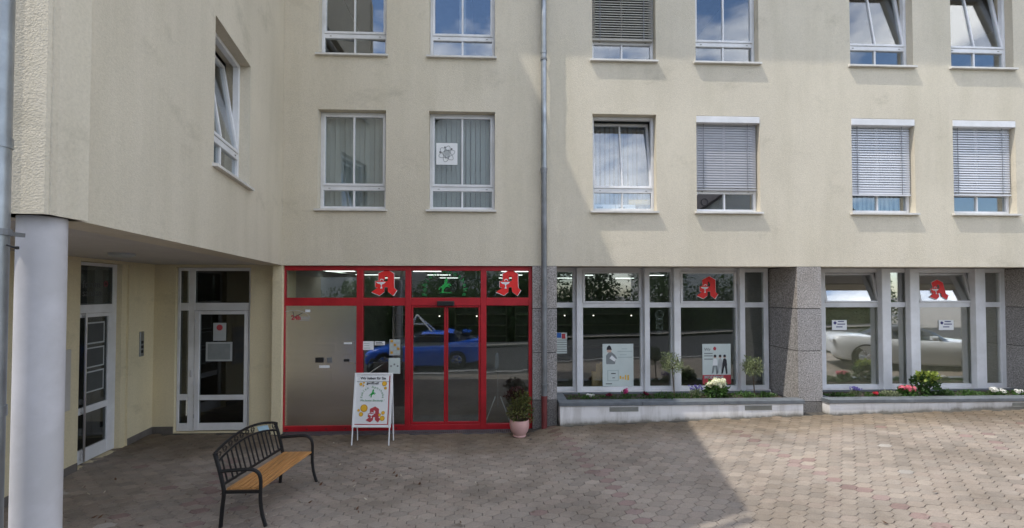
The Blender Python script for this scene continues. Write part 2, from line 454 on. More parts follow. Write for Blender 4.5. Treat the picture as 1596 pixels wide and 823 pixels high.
    def build(s, name, mats, parent=None, smooth=False, **tags):
        o = bpy.data.objects.new(name, s.mesh(name, mats, smooth))
        C.objects.link(o)
        if parent is not None: put_under(o, parent)
        for k, v in tags.items(): o[k] = v
        return o
def world_of(o):
    if o.parent is None: return o.matrix_basis.copy()
    return world_of(o.parent) @ o.matrix_parent_inverse @ o.matrix_basis
def put_under(o, parent):
    o.parent = parent
    o.matrix_parent_inverse = world_of(parent).inverted()
def tag(o, label, cat, group=None):
    o['label'] = label; o['category'] = cat
    if group: o['group'] = group
    return o
def thing(name, label, cat, loc=(0, 0, 0), group=None):
    o = bpy.data.objects.new(name, None)
    o.empty_display_size = 0.2
    C.objects.link(o); o.location = loc
    return tag(o, label, cat, group)
def struct(name, mb, mats, smooth=False):
    o = mb.build(name, mats, None, smooth); o['kind'] = 'structure'; return o
def clamp(x, a=0.0, b=1.0): return max(a, min(b, x))
def sstep(a, b, x): t = clamp((x-a)/(b-a)); return t*t*(3-2*t)
def interp(x, tab):
    if x <= tab[0][0]: return tab[0][1]
    for (a, u), (b, v) in zip(tab, tab[1:]):
        if x <= b: return u + (v-u)*(x-a)/(b-a)
    return tab[-1][1]

def smooth_pts(pts, n=6):
    out = []
    P = [pts[0]] + list(pts) + [pts[-1]]
    for i in range(1, len(P)-2):
        for k in range(n):
            s = k/n
            out.append(tuple(0.5*((2*P[i][j]) + (-P[i-1][j]+P[i+1][j])*s + (2*P[i-1][j]-5*P[i][j]+4*P[i+1][j]-P[i+2][j])*s*s + (-P[i-1][j]+3*P[i][j]-3*P[i+1][j]+P[i+2][j])*s**3) for j in range(len(pts[0]))))
    out.append(tuple(pts[-1]))
    return out

# ------------------------------------------------------------------ key planes (metres)
D = 8.30            # face of the main facade
SO = 3.035          # underside of the upper storeys
BK = 9.14           # recessed shop windows
EAVE = 9.86
WN = Vector((-2.75, 2.90, 0))                 # near corner of the projecting wing
wx = Vector((-0.2, 1.0, 0)).normalized()      # along the wing wall towards the inner corner
wy = Vector((-1.0, -0.2, 0)).normalized()     # into the wing
MW = Matrix(((wx.x, wy.x, 0, WN.x), (wx.y, wy.y, 0, WN.y), (0, 0, 1, 0), (0, 0, 0, 1)))
WL = 5.507
KX, KY = -6.17, 8.45                          # inner corner of the arcade
lx = Vector((-0.13, 1.0, 0)).normalized()
ly = Vector((-1.0, -0.13, 0)).normalized()
LN = Vector((KX, KY, 0)) - lx*6.0
ML = Matrix(((lx.x, ly.x, 0, LN.x), (lx.y, ly.y, 0, LN.y), (0, 0, 1, 0), (0, 0, 0, 1)))

def ground(x, y):
    near = interp(x, [(0.6, 0), (1.25, 0.15), (5.7, 0.282), (10, 0.35), (13, 0.55), (40, 1.2)])
    far = interp(x, [(-1, 0), (5.7, 0.25), (10, 0.35), (13, 0.52), (40, 1.2)])
    w = sstep(6.0, 8.1, y)
    return near*w + far*(1-w) - 0.28*sstep(4.0, 0.0, y)

# ------------------------------------------------------------------ ground
def sheet(x0, x1, y0, y1, nx, ny, dz):
    b = MB(); vs = []; fs = []
    for j in range(ny+1):
        for i in range(nx+1):
            x = x0+(x1-x0)*i/nx; y = y0+(y1-y0)*j/ny
            vs.append((x, y, ground(x, y)+dz))
    for j in range(ny):
        for i in range(nx):
            a = j*(nx+1)+i
            fs.append((a, a+1, a+nx+2, a+nx+1))
    return b.add(vs, fs)
struct('ground', MB().box(-400, 400, -400, 400, -2.2, -1.9), 'paving_far')
pav = struct('pavement', sheet(-12, 26, 1.2, 9.3, 76, 40, -0.016), 'paving_bed')
struct('road', sheet(-80, 80, -7.5, 1.0, 80, 12, -0.12), 'asphalt')
struct('far_pavement', sheet(-80, 80, -40, -7.6, 80, 20, 0.0), 'paving_far')
kb = MB()
for i in range(26):
    x = -12+i*1.0
    kb.box(x+0.004, x+0.996, 1.0, 1.2, ground(x+.5, 1.1)-0.3, ground(x+.5, 1.1)+0.005)
struct('kerb', kb, 'kerb_stone')

# pavers: elongated honeycomb stones in a slightly turned bond
PA, PE, PM_, PP = 0.105, 0.036, 0.069, 0.024
def paver_outline(g, z):
    e, m, a, p, q = PE-g, PM_-g, PA-g, PP-g*0.3, PA-PP-g*0.3
    return [(-a,-e,z),(-q,-e,z),(-p,-m,z),(p,-m,z),(q,-e,z),(a,-e,z),(a,e,z),(q,e,z),(p,m,z),(-p,m,z),(-q,e,z),(-a,e,z)]
OUT = paver_outline(0.0026, -0.018); MID = paver_outline(0.0028, -0.0045); TOP = paver_outline(0.0068, 0.0)
PF = [tuple(range(24, 36))] + [(i, (i+1) % 12, 12+(i+1) % 12, 12+i) for i in range(12)] + [(12+i, 12+(i+1) % 12, 24+(i+1) % 12, 24+i) for i in range(12)]
PV = OUT + MID + TOP
GREY = [(0.265, 0.226, 0.190), (0.275, 0.236, 0.200), (0.252, 0.217, 0.183), (0.288, 0.246, 0.207), (0.271, 0.236, 0.202), (0.242, 0.210, 0.180),
        (0.279, 0.236, 0.198), (0.258, 0.225, 0.192), (0.296, 0.255, 0.215), (0.275, 0.231, 0.196)]
REDS = [(0.245, 0.178, 0.16), (0.225, 0.162, 0.146), (0.258, 0.195, 0.176)]
PALE = [(0.34, 0.315, 0.285)]
TINTS = GREY + REDS + PALE
def paver_mesh(tint):
    me = bpy.data.meshes.new('paver')
    me.from_pydata(PV, [], PF)
    at = me.attributes.new('tint', 'FLOAT_COLOR', 'POINT')
    at.data.foreach_set('color', [c for _ in PV for c in (*tint, 1)])
    me.materials.append(MATS['paver_stone']); me.update()
    return me
PMESH = [paver_mesh(t) for t in TINTS]
rot = R(6.0)
cr, sr = math.cos(rot), math.sin(rot)
red_lines = [[(1.66, 4.6), (1.59, 5.12), (1.41, 6.17), (1.21, 7.28), (1.0, 8.2)], [(4.5, 4.2), (4.45, 4.88), (4.34, 5.34), (4.17, 6.0), (4.15, 6.6), (4.05, 7.6)],
             [(-2.95, 4.4), (-3.35, 5.3), (-3.7, 6.2), (-4.0, 7.2)]]
def is_red(x, y):
    for ln in red_lines:
        for (x0, y0), (x1, y1) in zip(ln, ln[1:]):
            if min(y0, y1) <= y <= max(y0, y1):
                xx = x0+(x1-x0)*(y-y0)/(y1-y0)
                if abs(x-xx) < 0.06: return True
    if -4.6 < x < -2.9 and 5.0 < y < 6.4 and random.random() < 0.08: return True
    if x > 5 and 5.5 < y < 7.5 and random.random() < 0.03: return True
    return random.random() < 0.004
cells = []
for j in range(-30, 95):
    for i in range(-70, 90):
        u = (i+(0.5 if j % 2 else 0))*0.21; v = j*0.105
        x, y = u*cr-v*sr, u*sr+v*cr
        if not (-7.6 < x < 12.6 and 2.4 < y < 8.52): continue
        if y > 8.05 and 1.1 < x: continue           # planters
        if y > 8.18 and -3.9 < x < 1.1: continue    # drain and shopfront
        if y > 8.34: continue
        if x < KX-0.05+0.13*(KY-y): continue
        d = Vector((x, y, ground(x, y))) - _c
        dz = d.dot(_fw)
        px = CX+F*d.dot(_rt)/dz; py = CY-F*d.dot(_up)/dz
        vis = 0 < px < 1596 and 450 < py < 818
        tone = random.choice(range(len(GREY)))
        if is_red(x, y): tone = len(GREY)+random.randrange(len(REDS))
        elif random.random() < 0.003: tone = len(TINTS)-1
        cells.append((dz if vis else 1e9, x, y, tone))
cells.sort(key=lambda c: c[0])
rest = MB()
cols = []
for k, (dz, x, y, tone) in enumerate(cells):
    z = ground(x, y)+random.uniform(-0.002, 0.002)
    if k < 300:
        o = bpy.data.objects.new('paver', PMESH[tone])
        gx = (ground(x+.05, y)-ground(x-.05, y))/.1+random.uniform(-.006, .006); gy = (ground(x, y+.05)-ground(x, y-.05))/.1+random.uniform(-.006, .006)
        N = Vector((-gx, -gy, 1)).normalized()
        X = Vector((cr, sr, 0)); X = (X-N*X.dot(N)).normalized(); Y = N.cross(X)
        o.matrix_basis = Matrix(((X.x, Y.x, N.x, x), (X.y, Y.y, N.y, y), (X.z, Y.z, N.z, z), (0, 0, 0, 1)))
        C.objects.link(o); o.parent = pav
    else:
        j = random.uniform(0.9, 1.1)
        t = TINTS[tone]
        dzx, dzy = random.uniform(-.006, .006), random.uniform(-.006, .006)
        vs = []
        for (a, b, c) in PV:
            X, Y = x+a*cr-b*sr, y+a*sr+b*cr
            vs.append((X, Y, ground(X, Y)+c+(z-ground(x, y))+a*dzx+b*dzy))
        rest.add(vs, PF)
        cols += [t[0]*j, t[1]*j, t[2]*j, 1]*len(PV)
o = rest.build('pavers', 'paver_stone', pav)
at = o.data.attributes.new('tint', 'FLOAT_COLOR', 'POINT'); at.data.foreach_set('color', cols)
o['kind'] = 'stuff'

# ------------------------------------------------------------------ walls with openings
def wall(x0, x1, z0, z1, y0, y1, holes, M=None):
    xs = sorted({x0, x1, *[h[0] for h in holes], *[h[1] for h in holes]})
    zs = sorted({z0, z1, *[h[2] for h in holes], *[h[3] for h in holes]})
    nx, nz_ = len(xs)-1, len(zs)-1
    def solid(i, j):
        if i < 0 or j < 0 or i >= nx or j >= nz_: return False
        cx, cz = (xs[i]+xs[i+1])/2, (zs[j]+zs[j+1])/2
        return not any(h[0] < cx < h[1] and h[2] < cz < h[3] for h in holes)
    idx = {}; vs = []; fs = []
    def V(i, j, k):
        if (i, j, k) not in idx:
            idx[(i, j, k)] = len(vs); vs.append((xs[i], y1 if k else y0, zs[j]))
        return idx[(i, j, k)]
    for i in range(nx):
        for j in range(nz_):
            if not solid(i, j): continue
            fs.append((V(i,j,0), V(i+1,j,0), V(i+1,j+1,0), V(i,j+1,0)))
            fs.append((V(i,j,1), V(i,j+1,1), V(i+1,j+1,1), V(i+1,j,1)))
            if not solid(i-1, j): fs.append((V(i,j,0), V(i,j+1,0), V(i,j+1,1), V(i,j,1)))
            if not solid(i+1, j): fs.append((V(i+1,j,0), V(i+1,j,1), V(i+1,j+1,1), V(i+1,j+1,0)))
            if not solid(i, j-1): fs.append((V(i,j,0), V(i,j,1), V(i+1,j,1), V(i+1,j,0)))
            if not solid(i, j+1): fs.append((V(i,j+1,0), V(i+1,j+1,0), V(i+1,j+1,1), V(i,j+1,1)))
    return MB(M).add(vs, fs)

bld = thing('apartment_building', 'cream rendered corner building with pharmacy at street level and projecting left wing', 'building', (0, 8.3, 0))
WX = [(-3.205, -1.975), (-1.19, 0.03), (1.862, 3.075), (3.845, 5.075), (6.885, 8.15), (8.92, 10.20)]
ROWS = [(4.075, 5.90), (6.935, 8.76)]
holes = [(a, b, z0, z1) for a, b in WX for z0, z1 in ROWS]
wall(-3.83, 14.0, SO, EAVE, D, D+0.32, holes).build('wall', 'stucco', bld)
w_z = [(4.045, 5.78), (6.905, 8.64)]
wing_win = (2.452, 3.70)
# wing wall: unseen sloping top added, shaped to cast the shadow on facade and paving
ww = wall(0, WL-0.002, SO, 9.9, 0, 0.32, [(wing_win[0], wing_win[1], z0, z1) for z0, z1 in w_z], MW)
ww.build('wall', 'stucco_wing', bld)
MWp = MW
MB(MW).plate([(0, 9.9), (WL+1.2, 9.9), (WL+1.2, 17.5), (0, 11.3)], 0.0, 0.32).build('shadow_gable', 'stucco', bld)
MB().box(-9.0, -2.76, 2.87, 3.17, SO, 11.3).build('wall', 'stucco_wing', bld)
# roofs
rf = MB().add([(-3.75, D-0.52, EAVE), (14.6, D-0.52, EAVE), (14.6, 20, EAVE), (-3.75, 20, EAVE),
               (-3.75, D-0.52, EAVE+0.16), (14.6, D-0.52, EAVE+0.16), (14.6, 15, EAVE+4.5), (-3.75, 15, EAVE+4.5), (14.6, 20, EAVE+.5), (-3.75, 20, EAVE+.5)],
              [(0,3,2,1), (0,1,5,4), (4,5,6,7), (7,6,8,9), (1,2,8,6,5), (0,4,7,9,3), (2,3,9,8)])
rf.build('roof', 'roof_tile', bld)
ra, rb = MW @ Vector((0.05, 0.30, 0)), MW @ Vector((WL+1.2, 0.30, 0))
rq = [(ra.x, ra.y, 11.22), (rb.x, rb.y, 17.35), (-9.1, rb.y, 17.35), (-9.1, 2.9, 11.22)]
MB().add([(x, y, z) for x, y, z in rq] + [(x, y, z+0.2) for x, y, z in rq],
         [(0,1,2,3),(4,7,6,5),(0,4,5,1),(1,5,6,2),(2,6,7,3),(3,7,4,0)]).build('roof', 'roof_tile', bld)
MB().add([(-9.2, 2.9, 11.3), (-9.2, rb.y, 11.3), (-9.2, rb.y, 17.8), (-9.0, 2.9, 11.3), (-9.0, rb.y, 11.3), (-9.0, rb.y, 17.8)],
         [(0,1,2), (5,4,3), (0,3,4,1), (1,4,5,2), (2,5,3,0)]).build('shadow_gable', 'stucco', bld)  # unseen, added to stop sun leaking in under the wing roof
# slabs, inner walls
MB().box(-3.88, 14.0, 8.5, 19.0, SO+0.018, SO+0.28).build('floor_slab', 'soffit_paint', bld)
MB().prism([(-2.9, 3.0), (-3.93, 8.42), (-3.93, 9.5), (-9, 9.5), (-9, 3.0)], SO+0.018, SO+0.28).build('soffit', 'soffit_paint', bld)
MB().box(-9.0, 14.0, 8.64, 13.0, 6.05, 6.30).build('floor_slab', 'room_paint', bld)
MB().box(-9.0, 14.0, 13.0, 13.2, 3.35, EAVE).build('inner_wall', 'room_paint', bld)
MB().box(14.0, 14.3, D, 20.0, -0.5, EAVE).build('wall', 'stucco', bld)
MB().box(-9.2, -9.0, 2.87, 20.0, -0.5, 11.3).build('wall', 'stucco', bld)
MB().box(-9.0, -3.76, 8.66, 13.0, EAVE-.02, EAVE+.15).build('floor_slab', 'room_paint', bld)
MB().box(-9.0, -4.2, 9.9, 10.0, EAVE, 17.6).build('inner_wall', 'room_paint', bld)
for x in (-0.6, 0.9, 3.5, 5.9, 8.5):
    MB().box(x-0.06, x+0.06, 8.66, 12.98, 3.33, 6.04).build('inner_wall', 'room_paint', bld)
    MB().box(x-0.06, x+0.06, 8.66, 12.98, 6.31, EAVE-0.02).build('inner_wall', 'room_paint', bld)
MB().box(-3.98, -3.90, 8.95, 19.0, 0.0, SO).build('inner_wall', 'room_paint', bld)
MB().box(-9.0, 14.0, 19.0, 19.2, -0.5, SO+.3).build('inner_wall', 'room_paint', bld)
MB().box(-3.88, 13.95, 8.55, 19.0, -0.2, 0.004).build('floor', 'room_floor', bld)
MB().box(6.0, 6.10, 9.3, 19.0, 0.01, SO).build('inner_wall', 'room_paint', bld)

# ------------------------------------------------------------------ upper windows
def upper_window(x0, x1, z0, z1, M, y, tilt=0.0, blind=None, curtain=None, box=False, swing=0.0):
    """x0..x1, z0..z1 is the opening; the frame stands in the reveal at depth y"""
    w = x1-x0
    xm = (x0+x1)/2 - 0.005
    ft, tr = 0.055, z0+0.405          # frame width, transom centre
    b = MB(M)
    Y0, Y1 = y, y+0.075
    b.bbox(x0+.001, x0+ft, Y0, Y1, z0-.01, z1-.001); b.bbox(x1-ft, x1-.001, Y0, Y1, z0-.01, z1-.001)
    b.bbox(x0+ft, x1-ft, Y0+.002, Y1, z1-ft, z1-.001); b.bbox(x0+ft, x1-ft, Y0+.002, Y1, z0-.01, z0+0.065)
    b.bbox(x0+ft, x1-ft, Y0+.002, Y1, tr-0.04, tr+0.04)
    win = b.build('window', 'white_plastic', bld)
    MB(M).bbox(xm-.017, xm+.017, Y0+.012, Y1-.01, z0+0.065, tr-.04).build('muntin', 'white_plastic', win)
    lower = []
    for a, c in ((x0+ft, xm-.017), (xm+.017, x1-ft)):
        lower.append((a, c))
    def pane(T, a, c, y0, z0_, z1_):
        m_ = T @ Matrix.Translation(((a+c)/2, y0+.004, 0)) @ Matrix.Rotation(swing, 4, 'Z')
        h_ = (c-a)/2
        MB(m_).box(-h_, h_, -.004, .004, z0_, z1_).build('pane', 'glass_upper', win)
    for a, c in lower: pane(M, a, c, Y0+.035, z0+0.065, tr-.04)
    # small drain caps on transom and bottom rail
    for a in (x0+0.15, x1-0.17):
        MB(M).box(a, a+0.035, Y0-.004, Y0+.003, tr-.008, tr+.004).build('drain_cap', 'vent', win)
    # sash (hinged at its lower edge, tilts inwards)
    sz0, sz1 = tr+0.042, z1-ft+0.012
    T = M @ Matrix.Translation((0, Y0-.012+.03, sz0)) @ Matrix.Rotation(-tilt, 4, 'X') @ Matrix.Translation((0, -.03, 0))
    sx0, sx1, sh = x0+ft-.014, x1-ft+.014, sz1-sz0
    s = MB(T)
    sf = 0.046
    s.bbox(sx0, sx0+sf, 0, .06, 0, sh); s.bbox(sx1-sf, sx1, 0, .06, 0, sh)
    s.bbox(sx0+sf, sx1-sf, .001, .06, 0, sf); s.bbox(sx0+sf, sx1-sf, .001, .06, sh-sf, sh)
    s.build('sash', 'white_plastic', win)
    MB(T).bbox(xm-.016, xm+.016, .006, .052, sf, sh-sf).build('muntin', 'white_plastic', win)
    for a, c in ((sx0+sf, xm-.016), (xm+.016, sx1-sf)):
        pane(T, a, c, .028, sf, sh-sf)
    # sill
    MB(M).add([(x0-.045, -.06, z0-.045), (x1+.03, -.06, z0-.045), (x1+.03, -.06, z0-.012), (x0-.045, -.06, z0-.012),
               (x0-.045, 0.0005, z0-.045), (x1+.03, 0.0005, z0-.045), (x1+.03, 0.0005, z0-.004), (x0-.045, 0.0005, z0-.004)],
              [(0,1,2,3),(3,2,6,7),(0,4,5,1),(1,5,6,2),(0,3,7,4),(4,7,6,5)]).box(x0+.001, x1-.001, 0.0005, y+.002, z0-.045, z0+.001).build('sill', 'sill_stone', win)
    if curtain:
        c = MB(M); k = 0; a = x0+.02; cy = Y1+.11+(.26 if tilt else 0)
        while a < x1-.03:
            an = random.uniform(0.15, 0.65)
            dx, dy = 0.088*math.cos(an), 0.088*math.sin(an)
            c.add([(a, cy, z0+.02), (a+dx, cy+dy, z0+.02), (a+dx, cy+dy, z1-.03), (a, cy, z1-.03)], [(0,1,2,3)])
            a += 0.093
        o = c.build('vertical_blind', curtain, win); o['kind'] = 'stuff'
    if blind:
        mt, bot, ang, topz = blind
        c = MB(M); z = topz-.02
        while z > bot+.02:
            dy, dz = .026*math.cos(ang), .026*math.sin(ang)
            yy = Y0-.045
            c.add([(x0+.012, yy-dy, z-dz), (x1-.03, yy-dy, z-dz), (x1-.03, yy, z+.006), (x0+.012, yy, z+.006), (x1-.03, yy+dy, z+dz), (x0+.012, yy+dy, z+dz)],
                  [(0,1,2,3), (3,2,4,5)])
            z -= .0475
        o = c.build('blind_slats', mt, win); o['kind'] = 'stuff'
        MB(M).box(x0+.012, x1-.03, Y0-.068, Y0-.022, bot-.022, bot+.003).build('bottom_rail', mt, win)
        for a in (x0+.16, x1-.21):
            MB(M).box(a, a+.012, Y0-.073, Y0-.0705, bot, topz).build('cord', 'zinc_old', win)
        if box:
            MB(M).bbox(x0-.002, x1-.004, -.012, Y0-.006, z1-.135, z1-.012).build('blind_box', 'white_plastic', win)
    return win
MF = Matrix.Translation((0, D, 0))
RV = 0.135
closed = R(64)
r1, r2 = ROWS
upper_window(*WX[0], *r1, MF, RV, curtain='curtain')
upper_window(*WX[1], *r1, MF, RV, curtain='curtain')
upper_window(*WX[2], *r1, MF, RV, tilt=R(9), curtain='curtain_white')
upper_window(*WX[3], *r1, MF, RV, blind=('blind_grey', 4.515, R(70), 5.78), box=True)
upper_window(*WX[4], *r1, MF, RV, blind=('blind_white', 4.44, R(60), 5.78), box=True, curtain='curtain')
upper_window(*WX[5], *r1, MF, RV, blind=('blind_white', 4.46, R(60), 5.78), box=True)
upper_window(*WX[0], *r2, MF, RV, swing=R(5.0))
upper_window(*WX[1], *r2, MF, RV)
upper_window(*WX[2], *r2, MF, RV, blind=('blind_taupe', 7.36, R(55), 8.74))
upper_window(*WX[3], *r2, MF, RV)
upper_window(*WX[4], *r2, MF, RV, tilt=R(9))
upper_window(*WX[5], *r2, MF, RV, tilt=R(9))
for z0, z1 in w_z:
    upper_window(*wing_win, z0, z1, MW, RV, tilt=R(9), curtain='curtain_white')

# ------------------------------------------------------------------ granite piers
def pier(x0, x1, y0, y1, cuts, base):
    core = MB().box(x0+.015, x1-.015, y0+.015, y1-.015, -0.3, SO+.016).build('pier', 'joint_dark', bld)
    for i, (a, b) in enumerate(zip(cuts, cuts[1:])):
        MB().box(x0, x1, y0, y1, a+.007, b-.007).build('granite_slab', 'granite_dark' if i == 0 else ('granite', 'granite_b', 'granite_c')[(i+int(x0*3)) % 3], core)
jz = [-0.25, 0.475, PZ(547, D, 1260), PZ(481, D, 1260), SO]
pier(PX(830, D), PX(868, D), D, BK+0.06, [-0.25, PZ(624, D), PZ(550, D), PZ(481, D), SO], 0)
pier(PX(1243.5, D), PX(1281, D), D+.002, BK+0.06, jz, 0)
pier(PX(1569, BK), PX(1569, BK)+0.6, D+.002, BK+0.06, jz, 0)
pier(13.4, 13.98, D+.002, BK+.06, jz, 0)

# ------------------------------------------------------------------ red pharmacy entrance
SFY = D+0.07
sx = {k: PX(k, SFY, 560) for k in (438, 443, 555, 565, 631, 640, 691, 699, 749, 758, 824, 829.5)}
zt0, zt1 = PZ(476.5, SFY, 640), PZ(464, SFY, 640)
ztop, zb0, zb1 = 2.945, 0.045, 0.11
fr = MB()
for a, b in ((438, 443), (555, 565), (631, 640), (749, 758), (824, 829.5)):
    x0, x1 = sx[a], sx[b]
    if a == 438: x0 = -3.815
    fr.bbox(x0, x1, SFY, SFY+.09, 0.012, SO-.001, .004)
for a, b in ((443, 555), (565, 631), (640, 749), (758, 824)):
    x0, x1 = sx[a], sx[b]
    fr.bbox(x0, x1, SFY+.003, SFY+.088, ztop, SO-.001, .004)
    fr.bbox(x0, x1, SFY+.003, SFY+.088, zt0, zt1, .004)
    fr.bbox(x0, x1, SFY+.003, SFY+.088, 0.012, zb1, .004)
front = fr.build('shopfront', 'red_paint', bld)
def shop_pane(a, b, y0, y1, z0, z1, mt, parent, k=0.35):
    T = Matrix.Translation(((a+b)/2, (y0+y1)/2, (z0+z1)/2)) @ Matrix.Rotation(R(random.uniform(-k, k)), 4, 'Z') @ Matrix.Rotation(R(random.uniform(-k, k)*.6), 4, 'X')
    return MB(T).box(-(b-a)/2, (b-a)/2, -(y1-y0)/2, (y1-y0)/2, -(z1-z0)/2, (z1-z0)/2).build('pane', mt, parent)
for a, b in ((443, 555), (565, 631), (640, 749), (758, 824)):
    shop_pane(sx[a], sx[b], SFY+.04, SFY+.05, zt1, ztop, 'glass_shop', front)
for a, b in ((565, 631), (758, 824)):
    shop_pane(sx[a], sx[b], SFY+.04, SFY+.05, zb1, zt0, 'glass_shop', front)
# sliding door leaves
xm = (sx[691]+sx[699])/2
for a, b in ((sx[640]+.004, xm-.003), (xm+.003, sx[749]-.004)):
    lf = MB()
    lf.bbox(a, a+.035, SFY+.02, SFY+.06, zb1+.004, zt0-.004, .003); lf.bbox(b-.035, b, SFY+.02, SFY+.06, zb1+.004, zt0-.004, .003)
    lf.bbox(a+.035, b-.035, SFY+.022, SFY+.058, zb1+.004, zb1+.045, .003); lf.bbox(a+.035, b-.035, SFY+.022, SFY+.058, zt0-.034, zt0-.004, .003)
    lf.build('door_leaf', 'red_paint', front)
    shop_pane(a+.035, b-.035, SFY+.036, SFY+.044, zb1+.045, zt0-.034, 'glass_shop', front)
MB().bbox(PX(681.5, SFY), PX(708, SFY), SFY-.07, SFY-.001, zt0-.002, zt0+.085, .01).build('door_sensor', 'black_plastic', front)
for x in (447, 478, 508, 538, 575, 617):
    MB().box(PX(x, SFY), PX(x, SFY)+.035, SFY-.002, SFY+.005, .05, .065).build('rail_cap', 'black_plastic', front)
# stainless pick-up panel with drawer, screen and keypad
pn = MB().box(sx[443], sx[555], SFY+.03, SFY+.05, zb1, zt0).build('steel_panel', 'steel_panel', front)
def on_panel(name, x0, x1, y0, y1, mt, t=.012):
    return MB().bbox(PX(x0, SFY), PX(x1, SFY), SFY+.03-t, SFY+.0295, PZ(y1, SFY, x0), PZ(y0, SFY, x0), .003).build(name, mt, front)
on_panel('screen_plate', 489, 523, 535, 549, 'steel_panel', .006)
on_panel('screen', 491, 504, 557.5, 565.5, 'black_plastic')
on_panel('keypad', 509, 517, 557.5, 565.5, 'zinc_old', .008)
on_panel('button_row', 497, 513, 570, 574, 'paper_white', .006)
on_panel('hatch', 494, 516, 577, 595, 'steel_panel', .008)
on_panel('drawer', 533, 552, 533, 553, 'steel_panel', .014)
on_panel('drawer_grip', 536, 548, 534, 536.5, 'paper_white', .03)
on_panel('lock', 535.5, 544, 560, 564, 'black_plastic', .015)
MB().tube([(PX(543, SFY), SFY-.005, PZ(564, SFY)), (PX(553, SFY), SFY-.005, PZ(564.5, SFY))], .008).build('handle', 'chrome', front)
MB().box(-3.83, PX(830, D), SFY+.001, SFY+.12, -0.1, 0.0105).build('threshold', 'drain_metal', bld)
MB().box(-3.99, -3.817, D+.002, SFY+.5, -0.1, SO-.002).build('wall', 'stucco_smooth', bld)

# ------------------------------------------------------------------ white shop windows
def shop_bay(xa, xe, units, fins, tilt=False):
    gl_ = 'glass_coated' if tilt else 'glass_shop'
    zt = PZ(419.5, BK, 1000); z_t1, z_t0 = PZ(471.5, BK, 1000), PZ(479.5, BK, 1000); zb_t, zb_b = 0.605, 0.53
    f = MB()
    f.bbox(xa, xe, BK+.02, BK+.10, zt-.06, SO+.012); f.bbox(xa, xe, BK+.02, BK+.10, zb_b, zb_t)
    f.bbox(xa, xe, BK+.021, BK+.10, z_t0, z_t1)
    xs = [xa] + [u for un in units for u in un] + [xe]
    for a, b in zip(xs[0::2], xs[1::2]):
        if b-a > .004:
            f.bbox(a, b, BK+.018, BK+.101, zb_b, SO+.01)
    win = f.build('shop_window', 'white_plastic', bld)
    for k, (a, b) in enumerate(units):
        wide = b-a > 0.7
        shop_pane(a, b, BK+.05, BK+.06, zb_t, z_t0, gl_, win)
        zz0, zz1 = z_t1, zt-.06
        if wide:
            T = Matrix.Translation((0, BK-.004+.03, zz0-.012)) @ Matrix.Rotation(R(-13) if tilt else 0, 4, 'X') @ Matrix.Translation((0, -.03, 0))
            s = MB(T); h = zz1-zz0+.024; q = .04
            s.bbox(a-.012, a+q, 0, .06, 0, h); s.bbox(b-q, b+.012, 0, .06, 0, h); s.bbox(a+q, b-q, .001, .06, 0, q); s.bbox(a+q, b-q, .001, .06, h-q, h)
            s.build('sash', 'white_plastic', win)
            MB(T).box(a+q, b-q, .028, .036, q, h-q).build('pane', gl_, win)
        else:
            shop_pane(a, b, BK+.05, BK+.06, zz0, zz1, gl_, win)
    for a, b in fins:
        MB().bbox(a, b, BK-.10, BK+.017, 0.50, SO+.008, .008).build('mullion', 'white_plastic', win)
    MB().box(xa, xe, BK-.035, BK+.10, 0.25, zb_b-.003).build('base_panel', 'white_wall', win)
    MB().box(xa, xe, BK-.20, BK-.036, 0.30, 0.475).build('sill', 'sill_stone', win)
    return win
X = lambda p: PX(p, BK)
XF = lambda p: PX(p, BK-.10)
shop_bay(X(868)-.15, X(1199), [(X(868)-.06, X(893)), (X(909), X(999)), (X(1013.5), X(1046.4)), (X(1062), X(1148)), (X(1162), X(1192))],
         [(XF(899), XF(907.5)), (XF(1005), XF(1013)), (XF(1051), XF(1060.5)), (XF(1154), XF(1162))])
shop_bay(X(1281)-.02, X(1569)+.02, [(X(1288.5), X(1372)), (X(1391), X(1417)), (X(1436), X(1518)), (X(1539), X(1562))],
         [(XF(1376), XF(1389.5)), (XF(1420), XF(1433.5)), (XF(1522), XF(1537.5))], tilt=True)
# added sheet: its pale tone stands in for sunlit paving mirrored in the glass
MB().box(X(1281)-.02, X(1569)+.02, BK+.115, BK+.12, 0.56, 2.27).build('mirror_tone_sheet', 'mirror_tone', bld)
MB().box(6.12, 13.4, BK+1.6, BK+1.7, 0.02, SO).build('inner_wall', 'room_paint', bld)

# ------------------------------------------------------------------ arcade: column, walls, doors
dw = [(-5.79, -4.455, 0.0, 3.005)]
wall(KX-0.3, -3.992, -0.2, SO+.017, KY, KY+0.32, dw).build('wall', 'stucco_smooth', bld)
wall(0, 6.0, -0.2, SO+.017, 0, 0.3, [(4.27, 5.32, 0.0, 3.005)], ML).build('wall', 'stucco_smooth', bld)
MB(ML).box(5.33, 5.985, -.012, -.0005, -.1, .11).box(2.0, 4.26, -.012, -.0005, -.1, .11).build('plinth', 'plinth', bld)
MB().box(KX+.004, -5.80, KY-.012, KY-.0005, -.1, .11).build('plinth', 'plinth', bld)
MB(ML).box(3.2, 6.2, 1.2, 1.3, 0, SO).box(3.2, 6.2, .3, 1.2, -.1, .001).build('inner_wall', 'room_floor', bld)
MB().box(-6.3, -4.0, KY+1.4, KY+1.5, 0, SO).box(-6.3, -4.0, KY+.32, KY+1.4, -.1, .002).build('inner_wall', 'room_floor', bld)
col = MB().lathe([(.125, -.2), (.121, .02), (.119, SO+.02)], -2.925, 3.035, 40)
col.build('column', 'column_paint', bld, smooth=True)
